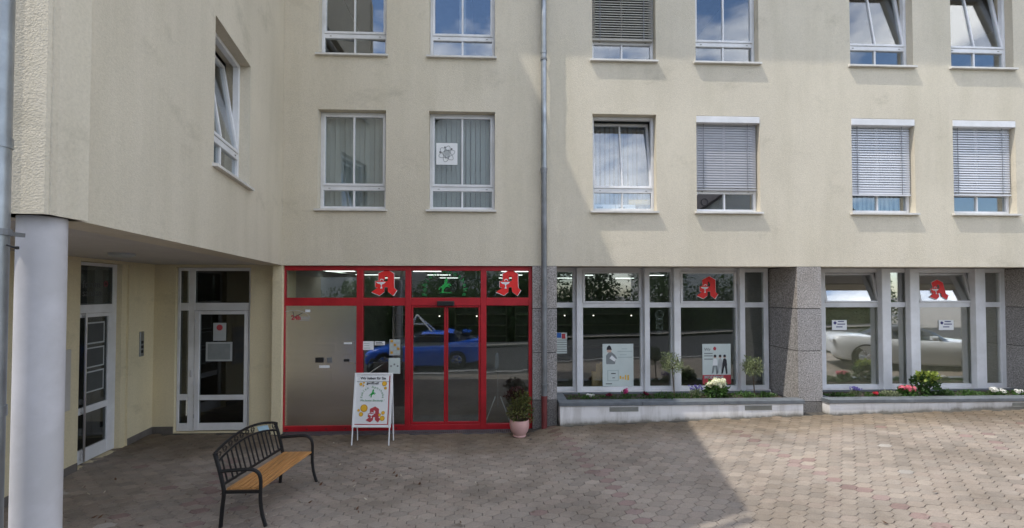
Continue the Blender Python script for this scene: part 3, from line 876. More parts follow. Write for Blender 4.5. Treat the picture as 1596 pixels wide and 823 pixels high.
# glazed house door, straight ahead
y = KY+.05
d = MB()
Xd = lambda p: PX(p, y, 550)
x_a, x_b = -5.785, -4.46
zr = [0.02, PZ(484, y, 340), PZ(472, y, 340), 2.94, 3.0]
d.bbox(x_a, Xd(280), y, y+.07, 0.01, 3.0); d.bbox(Xd(293), Xd(303), y, y+.07, 0.01, 3.0); d.bbox(Xd(387), x_b, y, y+.07, .01, 3.0)
d.bbox(Xd(280), Xd(293), y+.002, y+.07, 2.94, 3.0); d.bbox(Xd(303), Xd(387), y+.002, y+.07, 2.94, 3.0)
d.bbox(Xd(280), Xd(293), y+.002, y+.07, zr[1], zr[2]); d.bbox(Xd(303), Xd(387), y+.002, y+.07, zr[1], zr[2])
d.bbox(Xd(280), Xd(293), y+.002, y+.07, 0.01, 0.15); d.bbox(Xd(280), Xd(293), y+.002, y+.07, .57, .68)
door1 = d.build('entrance_door', 'white_plastic', bld)
l_ = MB()
xa, xb = Xd(303.5), Xd(386.5)
l_.bbox(xa, Xd(311), y-.01, y+.05, .02, zr[1]-.006); l_.bbox(Xd(380.5), xb, y-.01, y+.05, .02, zr[1]-.006)
l_.bbox(Xd(311), Xd(380.5), y-.008, y+.05, .02, .15); l_.bbox(Xd(311), Xd(380.5), y-.008, y+.05, .57, .66); l_.bbox(Xd(311), Xd(380.5), y-.008, y+.05, zr[1]-.07, zr[1]-.006)
l_.build('door_leaf', 'white_plastic', door1)
for a, b, z0, z1 in ((Xd(311), Xd(380.5), .15, .57), (Xd(311), Xd(380.5), .66, zr[1]-.07), (Xd(280), Xd(293), .15, .57), (Xd(280), Xd(293), .68, zr[1]),
                     (Xd(280), Xd(293), zr[2], 2.94), (Xd(303), Xd(387), zr[2], 2.94)):
    MB().box(a, b, y+.015, y+.023, z0, z1).build('pane', 'glass_entry', door1)
MB().tube([(Xd(299), y-.03, 1.0), (Xd(299), y-.03, 1.12)], .012).build('handle', 'steel', door1)
for z in (.25, .62, 2.0):
    MB().tube([(Xd(304), y-.016, z), (Xd(304), y-.016, z+.07)], .009).build('hinge', 'steel', door1)
tag(MB().box(Xd(321), Xd(362), y-.004, y+.002, PZ(560, y), PZ(531, y)).build('picture_frame', 'paper_grey'), 'grey rectangular notice frame on the glass of the door beside the red shopfront', 'frame')
p_ = thing('notice', 'small white notice with red letter taped above the grey frame on glass door', 'notice', (Xd(342), y, PZ(529, y)))
MB().box(Xd(332), Xd(352), y-.003, y+.002, PZ(529, y), PZ(502, y)).build('sheet', 'paper_grey', p_)
MB().disc(Xd(342), PZ(509, y), .055, y-.006, y-.0032).build('emblem', 'print_red', p_)
MB().box(Xd(324), Xd(359), y-.007, y-.0045, PZ(557.5, y), PZ(533.5, y)).build('notice_panel', 'print_grey', bpy.data.objects['picture_frame'])
# second door on the left wall
yl = 0.10
g = MB(ML)
g.bbox(4.275, 4.33, yl, yl+.07, .01, 3.0); g.bbox(5.10, 5.19, yl, yl+.07, .01, 3.0); g.bbox(4.33, 5.10, yl+.002, yl+.07, 2.95, 3.0); g.bbox(4.33, 5.10, yl+.002, yl+.07, 2.23, 2.36)
door2 = g.build('entrance_door', 'white_plastic', bld)
MB(ML).box(5.192, 5.318, 0.03, .12, .001, 3.003).build('reveal_strip', 'stucco_smooth', bld)
g = MB(ML)
g.bbox(4.335, 4.36, yl-.01, yl+.05, .02, 2.225); g.bbox(5.0, 5.095, yl-.01, yl+.05, .02, 2.225); g.bbox(4.36, 5.0, yl-.008, yl+.05, .02, .22); g.bbox(4.36, 5.0, yl-.008, yl+.05, .74, .84); g.bbox(4.36, 5.0, yl-.008, yl+.05, 2.17, 2.225)
g.build('door_leaf', 'white_plastic', door2)
for z0, z1 in ((.22, .74), (.84, 2.17)):
    MB(ML).box(4.36, 5.0, yl+.015, yl+.023, z0, z1).build('pane', 'glass_entry', door2)
MB(ML).box(4.33, 5.10, yl+.015, yl+.023, 2.36, 2.95).build('pane', 'glass_entry', door2)
MB(ML).tube([(4.45, yl-.06, .06), (4.45, yl-.06, 2.24)], .016).tube([(4.45, yl-.06, .78), (4.45, yl, .78)], .011).tube([(4.45, yl-.06, 2.2), (4.45, yl, 2.2)], .011).tube([(4.45, yl-.06, .1), (4.45, yl, .1)], .011).build('handle', 'steel', door2, smooth=True)
for z0, z1, nm in ((1.76, 2.09, 'top'), (1.40, 1.71, 'middle'), (1.03, 1.35, 'bottom')):
    q = thing('notice_sheet', 'framed notice sheet inside the left glass door, %s one of three' % nm, 'notice', tuple(ML @ Vector((4.72, yl, z0))), 'notices in the left door')
    MB(ML).box(4.56, 4.94, yl+.0105, yl+.0145, z0, z1).build('mount', 'paper_grey', q)
    MB(ML).box(4.585, 4.915, yl+.0075, yl+.0102, z0+.022, z1-.022).build('sheet', 'print_dim', q)
q = thing('door_lettering', 'grey two line lettering with red emblem on transom of the left glass door', 'lettering', tuple(ML @ Vector((4.7, yl, 2.5))))
MB(ML).text('forum', .15, 4.47, 2.62, yl+.011, 'LEFT', thick=.0008).build('word', 'print_dim', q)
MB(ML).text('sanitas', .15, 4.47, 2.49, yl+.011, 'LEFT', thick=.0008).build('word', 'print_dim', q)
e_ = MB(ML)
for k in range(7):
    a = k*.9; e_.disc(4.95+.035*math.cos(a), 2.68+.035*math.sin(a), .016, yl+.009, yl+.012, 10)
e_.build('emblem', 'print_dimred', q)
# intercom, letter slot panel, ceiling lamp
q = thing('intercom', 'narrow steel intercom panel with name plates on cream wall between the two glass doors', 'intercom', tuple(ML @ Vector((5.65, 0, 1.43))))
MB(ML).bbox(5.60, 5.70, -.02, -.001, 1.43, 1.86, .004).build('panel', 'zinc', q)
for z in (1.49, 1.57, 1.65):
    MB(ML).box(5.62, 5.68, -.024, -.0205, z, z+.05).build('name_plate', 'print_black', q)
q = thing('letter_box', 'white letter box panel on the arcade wall half hidden by the round column', 'letter box', tuple(ML @ Vector((3.9, 0, .9))))
MB(ML).bbox(3.55, 4.10, -.02, -.001, .90, 1.75, .006).build('panel', 'soffit_paint', q)
for z in (1.0, 1.25, 1.5):
    MB(ML).box(3.62, 4.00, -.024, -.0205, z, z+.14).build('flap', 'paper_grey', q)
c0 = onZ(190, 397, SO)
tag(MB().lathe([(0, SO-.03), (.10, SO-.03), (.14, SO-.012), (.14, SO+.017)], c0.x, c0.y, 28).build('ceiling_lamp', 'paper_grey', smooth=True), 'round unlit ceiling lamp under the arcade soffit near the column', 'lamp')

# ------------------------------------------------------------------ downpipes
def downpipe(x, yy, r, zs, mats_, brackets):
    base = None
    for (z0, z1), mt in zip(zs, mats_):
        b = MB().tube([(x, yy, z0), (x, yy, z1)], r, 18)
        b.tube([(x, yy, z1-.06), (x, yy, z1)], r+.006, 18)
        if base is None: base = b.build('downpipe', mt, bld, smooth=True)
        else: b.build('pipe_section', mt, base, smooth=True)
    for z in brackets:
        MB().lathe([(r+.001, z-.02), (r+.012, z-.018), (r+.012, z+.018), (r+.001, z+.02)], x, yy, 20).box(x-.012, x+.012, yy+r, yy+.16, z-.012, z+.012).build('bracket', 'zinc_old', base)
px_ = PX(848, D-.09)
downpipe(px_, D-.10, .052, [(-.05, PZ(617, D-.09)), (PZ(617, D-.09)-.02, PZ(440, D-.09)), (PZ(440, D-.09)-.02, PZ(265, D-.09)), (PZ(265, D-.09)-.02, PZ(78, D-.09)), (PZ(78, D-.09)-.02, EAVE)],
         ['pipe_red', 'zinc_old', 'zinc_old', 'zinc', 'zinc'], [PZ(600, D-.09), PZ(480, D-.09), PZ(265, D-.09)+.02, PZ(92, D-.09), 9.3])
downpipe(-2.868, 2.70, .062, [(-.3, 1.9), (1.88, 3.45), (3.43, 6.6), (6.58, 11.3)], ['zinc', 'zinc', 'zinc', 'zinc'], [.95, 2.90, 5.5])
MB().tube([(-2.80, 2.70, 2.825), (-2.775, 2.71, 2.815), (-2.757, 2.715, 2.81)], .005, 6).lathe([(.0, 2.80), (.010, 2.802), (.010, 2.818), (0, 2.82)], -2.757, 2.715, 10).build('hook', 'iron', bld)

# ------------------------------------------------------------------ masonry planters
def leafmesh(b, c, rad, n, size, shell=0.35, up=0.3, aspect=2.2):
    for _ in range(n):
        while True:
            p = Vector((random.uniform(-1, 1), random.uniform(-1, 1), random.uniform(-1, 1)))
            if shell < p.length <= 1: break
        d = Vector((random.gauss(0, 1), random.gauss(0, 1), random.gauss(0, 1)+up)).normalized()
        d = (d + p*0.6).normalized()
        s = size*random.uniform(.6, 1.3)
        a = d.cross(Vector((random.random(), random.random(), random.random()+.1))).normalized()
        q = Vector(c) + Vector((p.x*rad[0], p.y*rad[1], p.z*rad[2]))
        w = s/aspect
        nrm = d.cross(a)*s*.12
        b.add([q, q+d*s*.5+a*w*.5+nrm, q+d*s, q+d*s*.5-a*w*.5+nrm], [(0,1,2), (0,2,3)])
    return b

def planter(x0, x1, label, vents, xa):
    y0 = D-.18
    t = thing('planter', label, 'planter', ((x0+x1)/2, y0, ground((x0+x1)/2, y0)), 'masonry planters below the shop windows')
    zb = -.15
    w = MB()
    w.box(x0, x1, y0, y0+.10, zb, .482); w.box(x0, x0+.08, y0+.101, BK-.21, zb, .482); w.box(x1-.08, x1, y0+.101, D-.003, zb, .482)
    w.build('planter_wall', 'planter_paint', t)
    n = 3
    for k in range(n):
        a = x0-.02+(x1-x0+.04)*k/n; b = x0-.02+(x1-x0+.04)*(k+1)/n
        MB().bbox(a+.002, b-.002, y0-.025, y0+.20, .488, .555, .006).build('coping_slab', 'slate', t)
    MB().box(x0-.02, x0+.16, y0+.202, BK-.21, .488, .553).build('coping_slab', 'slate', t)
    MB().box(x0+.13, x1-.12, BK-.235, BK-.205, .40, .553).build('coping_slab', 'slate', t)
    if x1 < 6: MB().prism([(x1-.16, y0+.202), (x1+.02, y0+.202), (x1-.0, D-.004), (x1-.16, D-.004)], .488, .552).build('coping_slab', 'slate', t)
    MB().box(x0+.16, x1-.14, y0+.101, BK-.236, .2, .52).build('soil', 'soil', t)
    gr = MB()
    xx = x0+.2
    while xx < x1-.2:
        if random.random() < .72:
            leafmesh(gr, (xx, y0+random.uniform(.2, .55), .535), (random.uniform(.04, .09), .06, random.uniform(.015, .045)), random.randint(12, 34), .04, 0, 1.0, 2.2)
        xx += .045
    gr.build('ground_cover', 'leaf_mid', t, kind='stuff')
    for a, b in vents:
        v = MB()
        z0, z1 = .378, .462
        v.box(a, b, y0-.006, y0-.001, z0, z1)
        k = a+.01
        while k < b-.01:
            v.box(k, k+.006, y0-.010, y0-.0062, z0+.01, z1-.01); k += .014
        v.build('vent_grille', 'vent', t)
    return t
XP = lambda p: PX(p, D-.18, 640)
planter(XP(873), XP(1252), 'long white masonry planter with slate coping below the dark pharmacy window', [(XP(950), XP(995)), (XP(1161), XP(1203))], 0)
planter(XP(1293), XP(1293)+4.9, 'white masonry planter with slate coping right of the granite pier, white car mirrored above', [(XP(1578), XP(1640))], 0)

# ------------------------------------------------------------------ plants
def florets(b, c, r, n, s):
    for _ in range(n):
        d = Vector((random.gauss(0, 1), random.gauss(0, 1), random.gauss(0, 1)+.3)).normalized()
        q = Vector(c)+d*r*random.uniform(.8, 1.05)
        a = d.cross(Vector((.3, .5, .8))).normalized(); e = d.cross(a)
        t = random.random()*6.28
        u, v = a*math.cos(t)+e*math.sin(t), e*math.cos(t)-a*math.sin(t)
        b.add([q+u*s, q+v*s+d*s*.3, q-u*s, q-v*s+d*s*.3], [(0,1,2,3)])
    return b
def olive(px, py_c, rad, label):
    p = onY(px, py_c, 8.72)
    t = thing('olive_tree', label, 'tree', (p.x, 8.72, .52), 'small standard trees in the long planter')
    MB().tube([(p.x+.05, 8.72, .48), (p.x+.035, 8.72, .70), (p.x+.012, 8.72, p.z-.12), (p.x, 8.72, p.z)], [.012, .011, .009, .007], 8).build('trunk', 'bark', t, smooth=True)
    br = MB()
    for _ in range(16):
        a = random.uniform(0, 6.28); z = random.uniform(-.5, .9)
        br.tube([(p.x, 8.72, p.z-.12), (p.x+math.cos(a)*rad*.6, 8.72+math.sin(a)*rad*.6, p.z+z*rad*.8)], [.005, .002], 5)
    br.build('branches', 'bark', t)
    b = MB()
    leafmesh(b, p, (rad, rad, rad*1.05), 420, .055, .15, .3, 3.2)
    for _ in range(14):
        a = random.uniform(0, 6.28); z = random.uniform(-.6, 1)
        leafmesh(b, (p.x+math.cos(a)*rad*.85, 8.72+math.sin(a)*rad*.85, p.z+z*rad*.9), (.055, .055, .06), 30, .05, 0, .5, 3.2)
    b.build('crown', 'leaf_olive', t)
olive(1047, 566, .19, 'small olive tree with round crown in front of the window left of the people poster')
olive(1172, 572, .165, 'small olive tree with thin stem at the pier end of the long planter')
def bush(px, Y, label, cat, leaf, parts, name):
    p = onY(px, 625, Y)
    t = thing(name, label, cat, (p.x, Y, .52))
    return p.x, t
def hydrangea(px, Y, w, h, label, leaf, heads, petal, topleaf=None, name='hydrangea'):
    x, t = bush(px, Y, label, 'plant', leaf, None, name)
    st = MB()
    for _ in range(14):
        a = random.uniform(0, 6.28); r = random.uniform(.2, .9)*w
        st.tube([(x+random.uniform(-.04, .04), Y, .50), (x+math.cos(a)*r, Y+math.sin(a)*r*.6, .52+h*.7)], [.006, .003], 5)
    st.build('stems', 'bark', t)
    b = MB(); leafmesh(b, (x, Y, .54+h*.42), (w, w*.6, h*.45), 330, .085, .1, .1, 1.6)
    b.build('foliage', leaf, t)
    if topleaf:
        b = MB(); leafmesh(b, (x+w*.15, Y-.03, .54+h*.78), (w*.75, w*.5, h*.24), 230, .07, .1, .3, 1.7); b.build('young_foliage', topleaf, t)
    for _ in range(heads):
        a = random.uniform(0, 6.28); r = random.uniform(0, .9)*w
        b = MB(); florets(b, (x+math.cos(a)*r, Y-.03+math.sin(a)*r*.5, .54+h*random.uniform(.62, 1.0)), random.uniform(.045, .065), 80, .016)
        b.build('flower_head', petal, t)
hydrangea(1117, 8.50, .22, .32, 'cream flowering hydrangea below the people poster in the long planter', 'leaf_mid', 16, 'petal_cream')
hydrangea(1441, 8.50, .27, .46, 'large leafy green shrub with lime tips in front of the mirrored white car', 'leaf_dark', 0, 'petal_cream', 'leaf_lime', 'leafy_shrub')
hydrangea(1413, 8.42, .12, .16, 'pink flowering hydrangea left of the large leafy shrub', 'leaf_mid', 7, 'petal_pink')
def tuft(px, Y, w, h, label, leaf, petal=None, nf=0, cat='flower', name='bedding_flower', pr=.02, n=90, fs=.011):
    x, t = bush(px, Y, label, cat, leaf, None, name)
    w *= 1.15; h *= 1.25; n = int(n*(2.0 if nf == 0 else 1.4)); w *= 1.25 if nf == 0 else 1
    b = MB(); leafmesh(b, (x, Y, .53+h*.4), (w, w*.7, h*.5), n, .045, 0, .8, 2.4); b.build('foliage', leaf, t)
    for _ in range(nf):
        a = random.uniform(0, 6.28); r = random.uniform(0, .9)*w
        f = MB(); florets(f, (x+math.cos(a)*r, Y+math.sin(a)*r*.6-.01, .53+h*random.uniform(.75, 1.1)), pr, 26, fs); f.build('flower_head', petal, t)
def lavender(px, Y, w, h, label, n=34):
    x, t = bush(px, Y, label, 'flower', None, None, 'lavender')
    b = MB(); leafmesh(b, (x, Y, .53+h*.3), (w, w*.6, h*.35), 200, .05, 0, 1.2, 5); b.build('foliage', 'leaf_silver', t)
    s = MB(); f = MB()
    for _ in range(n):
        a = random.uniform(0, 6.28); r = random.uniform(.1, 1.1)*w; hh = h*random.uniform(.7, 1.1)
        q = Vector((x+math.cos(a)*r, Y+math.sin(a)*r*.6, .53+hh))
        s.tube([(x+math.cos(a)*r*.4, Y, .52), q], .002, 4)
        florets(f, q+Vector((0, 0, .015)), .013, 14, .009)
    s.build('stems', 'leaf_mid', t); f.build('flowers', 'petal_violet', t)
tuft(919, 8.42, .13, .07, 'white bedding flowers at the pipe end of the long planter', 'leaf_mid', 'petal_white', 9)
tuft(950, 8.42, .075, .08, 'dark wine red bedding flowers left of the pink one in the long planter', 'leaf_dark', 'petal_wine', 10, n=40)
tuft(974, 8.44, .08, .13, 'single pink geranium between two dark red bedding flowers', 'leaf_mid', 'petal_magenta', 4, pr=.032, fs=.014)
tuft(1006, 8.46, .08, .09, 'dusky red bedding flowers below the round door hanging in the long planter', 'leaf_dark', 'petal_wine', 7, n=60)
tuft(1035, 8.50, .14, .08, 'low green ground cover at the foot of the left olive tree', 'leaf_mid', None, 0, 'plant', 'ground_cover')
tuft(1062, 8.46, .12, .07, 'low green ground cover between left olive tree and lavender', 'leaf_dark', None, 0, 'plant', 'ground_cover')
tuft(1160, 8.50, .14, .09, 'low green ground cover at the foot of the right olive tree', 'leaf_mid', None, 0, 'plant', 'ground_cover')
tuft(1193, 8.46, .10, .07, 'dark low plant at the pier end of the long planter', 'leaf_dark', None, 0, 'plant', 'ground_cover')
lavender(1084, 8.48, .12, .20, 'violet lavender left of the cream hydrangea')
lavender(1334, 8.46, .12, .15, 'violet lavender near the pier in the right hand planter')
tuft(1308, 8.42, .09, .06, 'dark low plant beside the pier in the right hand planter', 'leaf_dark', None, 0, 'plant', 'ground_cover')
tuft(1365, 8.40, .065, .06, 'red bedding flowers right of the lavender in the right hand planter', 'leaf_dark', 'petal_red', 9, pr=.024, n=30)
tuft(1388, 8.40, .12, .08, 'pale silvery cushion plant between red flowers and pink hydrangea', 'leaf_silver', None, 0, 'plant', 'cushion_plant', n=260)
tuft(1475, 8.42, .09, .09, 'dark leafy plant right of the large leafy shrub', 'leaf_dark', None, 0, 'plant', 'ground_cover', n=140)
tuft(1512, 8.46, .12, .07, 'sparse green ground cover in front of the right hand window frame', 'leaf_mid', None, 0, 'plant', 'ground_cover')
tuft(1552, 8.44, .14, .09, 'cream and white bedding flowers near the right edge of the right hand planter', 'leaf_mid', 'petal_white', 12, pr=.035, fs=.016)
tuft(1588, 8.44, .08, .07, 'white bedding flowers at the right edge of the photograph', 'leaf_mid', 'petal_white', 5, pr=.03, fs=.015)

# flower pot by the entrance
pp = onZ(808, 676, 0.005)
t = thing('potted_plant', 'bushy plant in a pale pink flower pot beside the red shop door', 'plant', (pp.x, 7.98, .005))
bx, by = pp.x+.01, 7.98
MB().lathe([(0, .006), (.11, .006), (.118, .02), (.112, .04), (.15, .10), (.172, .19), (.172, .27), (.165, .305), (.155, .30), (.158, .20), (0, .20)], bx, by, 36).build('pot', 'terracotta_pink', t, smooth=True)
MB().lathe([(.157, .27), (0, .285)], bx, by, 24).build('soil', 'soil', t)
st = MB()
for _ in range(26):
    a = random.uniform(0, 6.28); r = random.uniform(0, .16)
    st.tube([(bx+math.cos(a)*.05, by+math.sin(a)*.05, .27), (bx+math.cos(a)*r, by+math.sin(a)*r, random.uniform(.5, .75))], [.005, .002], 5)
st.build('stems', 'bark', t)
b = MB(); leafmesh(b, (bx, by, .47), (.215, .18, .21), 560, .065, .05, .2, 2.0); leafmesh(b, (bx+.02, by, .66), (.165, .15, .13), 380, .055, .05, .4, 2.0)
leafmesh(b, (bx+.21, by, .30), (.05, .05, .06), 40, .05, 0, 0, 2); b.build('foliage', 'leaf_potted', t)
b = MB(); leafmesh(b, (bx-.06, by+.03, .76), (.14, .12, .09), 190, .06, .0, .5, 2.2); leafmesh(b, (bx-.17, by+.02, .72), (.10, .07, .05), 60, .05, 0, .4, 2.2); b.build('red_foliage', 'leaf_purple', t)

# ------------------------------------------------------------------ bench
t = thing('park_bench', 'black iron park bench with curved arms and wooden slat seat on the paving', 'bench', (-2.7, 5.63, 0))
YN, YF = 5.06, 6.20
def bp(u, y):   # the far end stands slightly further right
    k = (y-YN)/(YF-YN)
    return u + 0.105*k
def frame_pts(pts, y): return [(bp(u, y), y, z) for u, z in pts]
for y in (YN, YF):
    MB().tube(smooth_pts(frame_pts([(-2.475, .0), (-2.515, .13), (-2.535, .28), (-2.535, .40), (-2.535, .50), (-2.555, .57), (-2.61, .610), (-2.70, .617), (-2.83, .61), (-2.955, .602)], y)), .0195, 8).build('front_leg_and_arm', 'iron', t, smooth=True)
    MB().tube(smooth_pts(frame_pts([(-2.955, .0), (-2.94, .20), (-2.925, .36), (-2.94, .47), (-2.985, .65), (-3.03, .80)], y)), .021, 8).build('rear_leg', 'iron', t, smooth=True)
    MB().box(bp(-2.925, y), bp(-2.535, y), y-.012, y+.012, .362, .392).build('seat_rail', 'iron', t)
    MB().box(bp(-2.99, y)-.03, bp(-2.99, y)-.01, y-.012, y+.012, .70, .80).build('post_cap', 'iron', t)
for k in range(6):
    u0 = -2.905+k*.062
    v = MB()
    a, b_ = YN+.014, YF-.014
    v.add([(bp(u0, a), a, .393), (bp(u0+.057, a), a, .393), (bp(u0+.057, b_), b_, .393), (bp(u0, b_), b_, .393),
           (bp(u0, a)+.003, a, .412), (bp(u0+.057, a)-.003, a, .412), (bp(u0+.057, b_)-.003, b_, .412), (bp(u0, b_)+.003, b_, .412)],
          [(0,3,2,1),(4,5,6,7),(0,1,5,4),(1,2,6,5),(2,3,7,6),(3,0,4,7)])
    v.build('seat_slat', 'bench_wood', t)
def back_u(z): return interp(z, [(.36, -2.925), (.47, -2.94), (.65, -2.985), (.80, -3.03), (1.0, -3.075)])
def arch(z_end, z_mid, n=16):
    out = []
    for k in range(n+1):
        s = k/n; z = z_end+(z_mid-z_end)*math.sin(math.pi*s)**.85 if 0 < s < 1 else z_end
        y = YN+(YF-YN)*s
        out.append((bp(back_u(z), y), y, z))
    return out
MB().tube(arch(.795, .895), .016, 8).build('top_rail', 'iron', t, smooth=True)
MB().tube(arch(.695, .795), .013, 8).build('middle_rail', 'iron', t, smooth=True)
MB().tube(arch(.455, .455), .016, 8).build('lower_rail', 'iron', t, smooth=True)
mid = arch(.695, .795, 60)
for k in range(1, 14):
    q = mid[round(60*k/14)]
    MB().tube([(bp(back_u(.455), q[1]), q[1], .455), q], .0095, 6).build('spindle', 'iron', t)
tops, mids = arch(.795, .895, 44), arch(.695, .795, 44)
for k in range(1, 44):
    if k % 4 == 2 and not 29 < k < 39:
        a, b2 = Vector(tops[k]), Vector(mids[k])
        c = (a+b2)/2; r = (a-b2).length*.40
        pts = []
        for s in range(15):
            th = s/14*4*math.pi; rr = r*(1-s/14*.7)
            up_ = (a-b2).normalized(); al = Vector((.1, 1, 0)).normalized()
            pts.append(c+up_*rr*math.sin(th)+al*rr*math.cos(th))
        MB().tube(pts, .004, 5).build('scroll', 'iron', t, smooth=True)
a, b2 = tops[30], tops[38]; c_, d_ = mids[30], mids[38]
MB().add([Vector(c_)+Vector((0, 0, .012)), Vector(d_)+Vector((0, 0, .012)), Vector(b2)-Vector((0, 0, .03)), Vector(a)-Vector((0, 0, .03))] +
         [Vector(q)+Vector((-.004, 0, k)) for q, k in ((c_, .012), (d_, .012), (b2, -.03), (a, -.03))],
         [(0,1,2,3), (7,6,5,4), (0,4,5,1), (1,5,6,2), (2,6,7,3), (3,7,4,0)]).build('plaque', 'plaque', t)

# ------------------------------------------------------------------ signs
A_OUT = [(535,195),(650,262),(655,500),(700,540),(640,632),(552,565),(548,490),(495,490),(492,570),(415,628),(285,570),(385,497),(345,490),(345,388),(395,385),(395,262)]
A_HOLE = [(503,298),(547,320),(547,390),(478,388),(503,360)]
def A_xy(p, cx, cz, h, grow=0):
    x, z = (p[0]-492)/437.0, (412-p[1])/437.0
    if grow: x *= 1+grow; z *= 1+grow
    return (cx+x*h, cz+z*h)
def letter_A(t, cx, cz, h, y, M=None, edge=True, red='red_sign'):
    if edge:
        MB(M).plate([A_xy(p, cx, cz, h, .045) for p in A_OUT], y, y+.004, None, [[A_xy(p, cx, cz, h) for p in A_HOLE]]).build('white_edge', 'paper_white', t)
    MB(M).plate([A_xy(p, cx, cz, h) for p in A_OUT], y-.004, y-.0005, None, [[A_xy(p, cx, cz, h) for p in A_HOLE]]).build('red_letter', red, t)
    g = MB(M)
    bowl = [(355,402),(518,402),(490,432),(455,445),(450,470),(462,510),(425,515),(440,475),(428,440),(385,430)]
    g.plate([A_xy(p, cx, cz, h) for p in bowl], y-.007, y-.0045)
    ring = [A_xy((452+34*math.cos(a), 385-36*math.sin(a)), cx, cz, h) for a in [k*math.pi/8 for k in range(9)]]
    ring2 = [A_xy((452+22*math.cos(a), 385-24*math.sin(a)), cx, cz, h) for a in [k*math.pi/8 for k in range(8, -1, -1)]]
    g.plate(ring+ring2, y-.007, y-.0045)
    g.build('goblet', 'paper_white', t)
gy = SFY+.028
for px, lab in ((598, 'red pharmacy letter sign on the transom left of the green lettering'), (792, 'red pharmacy letter sign on the transom right of the green lettering')):
    q = thing('pharmacy_sign', lab, 'sign', (PX(px, gy), gy, PZ(462, gy)), 'red pharmacy letters on the glass')
    letter_A(q, PX(px+.5, gy), PZ(440.5, gy), .485, gy)
for px, lab, tl in ((1102, 'red pharmacy letter sign above the people poster in dark shop window', 0), (1465, 'red pharmacy letter sign on the tilted transom above the mirrored white car', 1)):
    q = thing('pharmacy_sign', lab, 'sign', (PX(px, BK), BK, PZ(462, BK)), 'red pharmacy letters on the glass')
    if tl:
        T = Matrix.Translation((0, BK+.026, PZ(471.5, BK, 1000)-.012)) @ Matrix.Rotation(R(-13), 4, 'X')
        letter_A(q, PX(px+3, BK), .285, .44, -.012, T)
    else:
        letter_A(q, PX(px, BK+.04), PZ(448, BK), .47, BK+.012)
# green lettering with the rearing foal
HORSE = [(520,378),(505,345),(490,318),(478,306),(462,330),(445,365),(440,410),(425,455),(385,487),(372,512),(345,515),(325,540),(318,585),(335,575),(345,545),(372,530),(388,560),(385,600),(372,627),(440,628),(425,605),(428,570),(455,530),(500,508),(530,510),(540,532),(552,520),(545,492),(520,478),(545,468),(570,478),(580,498),(590,490),(575,455),(545,440),(508,440),(498,405),(505,380)]
def horse(b, cx, cz, k, y, M=None):
    b.plate([(cx+(p[0]-455)*k, cz+(470-p[1])*k) for p in HORSE], y, y+.002, M)
    return b
q = thing('shop_lettering', 'green arched pharmacy name with rearing foal on the glass above the red sliding door', 'lettering', (PX(694, gy), gy, PZ(462, gy)))
k = 1/13.7*(PX(695, gy)-PX(694, gy))
hx, hz = PX(660+460/13.7, gy), PZ(410+470/13.7, gy)
horse(MB(), hx, hz, k, gy).box(hx-115*k, hx+135*k, gy, gy+.002, hz-172*k, hz-160*k).build('foal', 'green_sign', q)
for ch_i, ch in enumerate('Fohlen Apotheke'):
    if ch == ' ': continue
    a = R(198)+(R(-18)-R(198))*ch_i/14
    rx, rz = 395*k, 345*k
    x, z = hx-5*k+rx*math.cos(a), hz-95*k+rz*math.sin(a)
    slope = math.atan2(rz*math.cos(a), rx*math.sin(a)) if True else 0
    MB().text(ch, .13, x, z, gy, rot=(math.pi/2-a)*-0.82, thick=.001, bold=.0015).build('letter', 'green_letter', q)
# 24h sign on the steel panel
q = thing('pickup_sign', 'small 24h clock sticker at the top of the stainless panel', 'sticker', (PX(455, SFY), SFY, PZ(497, SFY)))
sy = SFY+.026
MB().text('24h', .115, PX(461, sy), PZ(497.5, sy), sy, bold=.004).build('number', 'print_red', q)
MB().tube([(PX(456, sy), sy, PZ(485, sy)), (PX(458, sy), sy, PZ(493.5, sy)), (PX(471, sy), sy, PZ(487.2, sy))], .005, 6).build('clock_hands', 'print_black', q)
MB().tube([(PX(458, sy)+.29*math.cos(a), sy+.002, PZ(497, sy)+.165*math.sin(a)) for a in [R(5+k*8) for k in range(22)]], .0035, 5).build('clock_arc', 'paper_grey', q)
for k in range(3):
    MB().box(PX(467, sy), PX(482, sy), sy+.001, sy+.003, PZ(493.5+k*2.2, sy)-.007, PZ(493.5+k*2.2, sy)+.004).build('text_line', 'paper_grey', q)
MB().box(PX(475.5, sy), PX(483, sy), sy, sy+.003, PZ(486, sy), PZ(482, sy)).build('tab', 'paper_white', q)
# sheets taped to the side light left of the sliding door
def sheet_thing(name, label, cat, x0, x1, y0, y1, Y, mt, lines=0, lmat='print_grey', group=None):
    q = thing(name, label, cat, (PX((x0+x1)/2, Y), Y, PZ(y1, Y, x0)), group)
    a, b, z0, z1 = PX(x0, Y), PX(x1, Y), PZ(y1, Y, x0), PZ(y0, Y, x0)
    MB().box(a, b, Y, Y+.003, z0, z1).build('sheet', mt, q)
    for k in range(lines):
        z = z1-(z1-z0)*(k+.8)/(lines+.6)
        MB().box(a+(b-a)*.12, b-(b-a)*random.uniform(.12, .4), Y-.003, Y-.0005, z-.006, z+.006).build('text_line', lmat, q)
    return q, a, b, z0, z1
yy = SFY+.032
sheet_thing('notice', 'white notice sheet low on the glass beside the stainless panel', 'notice', 565, 582.5, 532, 545.5, yy, 'paper_white', 3, 'print_pale')
sheet_thing('notice', 'small white notice with black block left of the grid of pictures', 'notice', 584, 600, 532, 538, yy, 'paper_white', 2, 'print_black')
q, a, b, z0, z1 = sheet_thing('notice', 'beige sheet of small pictures in rows on glass left of the sliding door', 'notice', 607, 624, 529, 554, yy, 'paper_grey', 0)
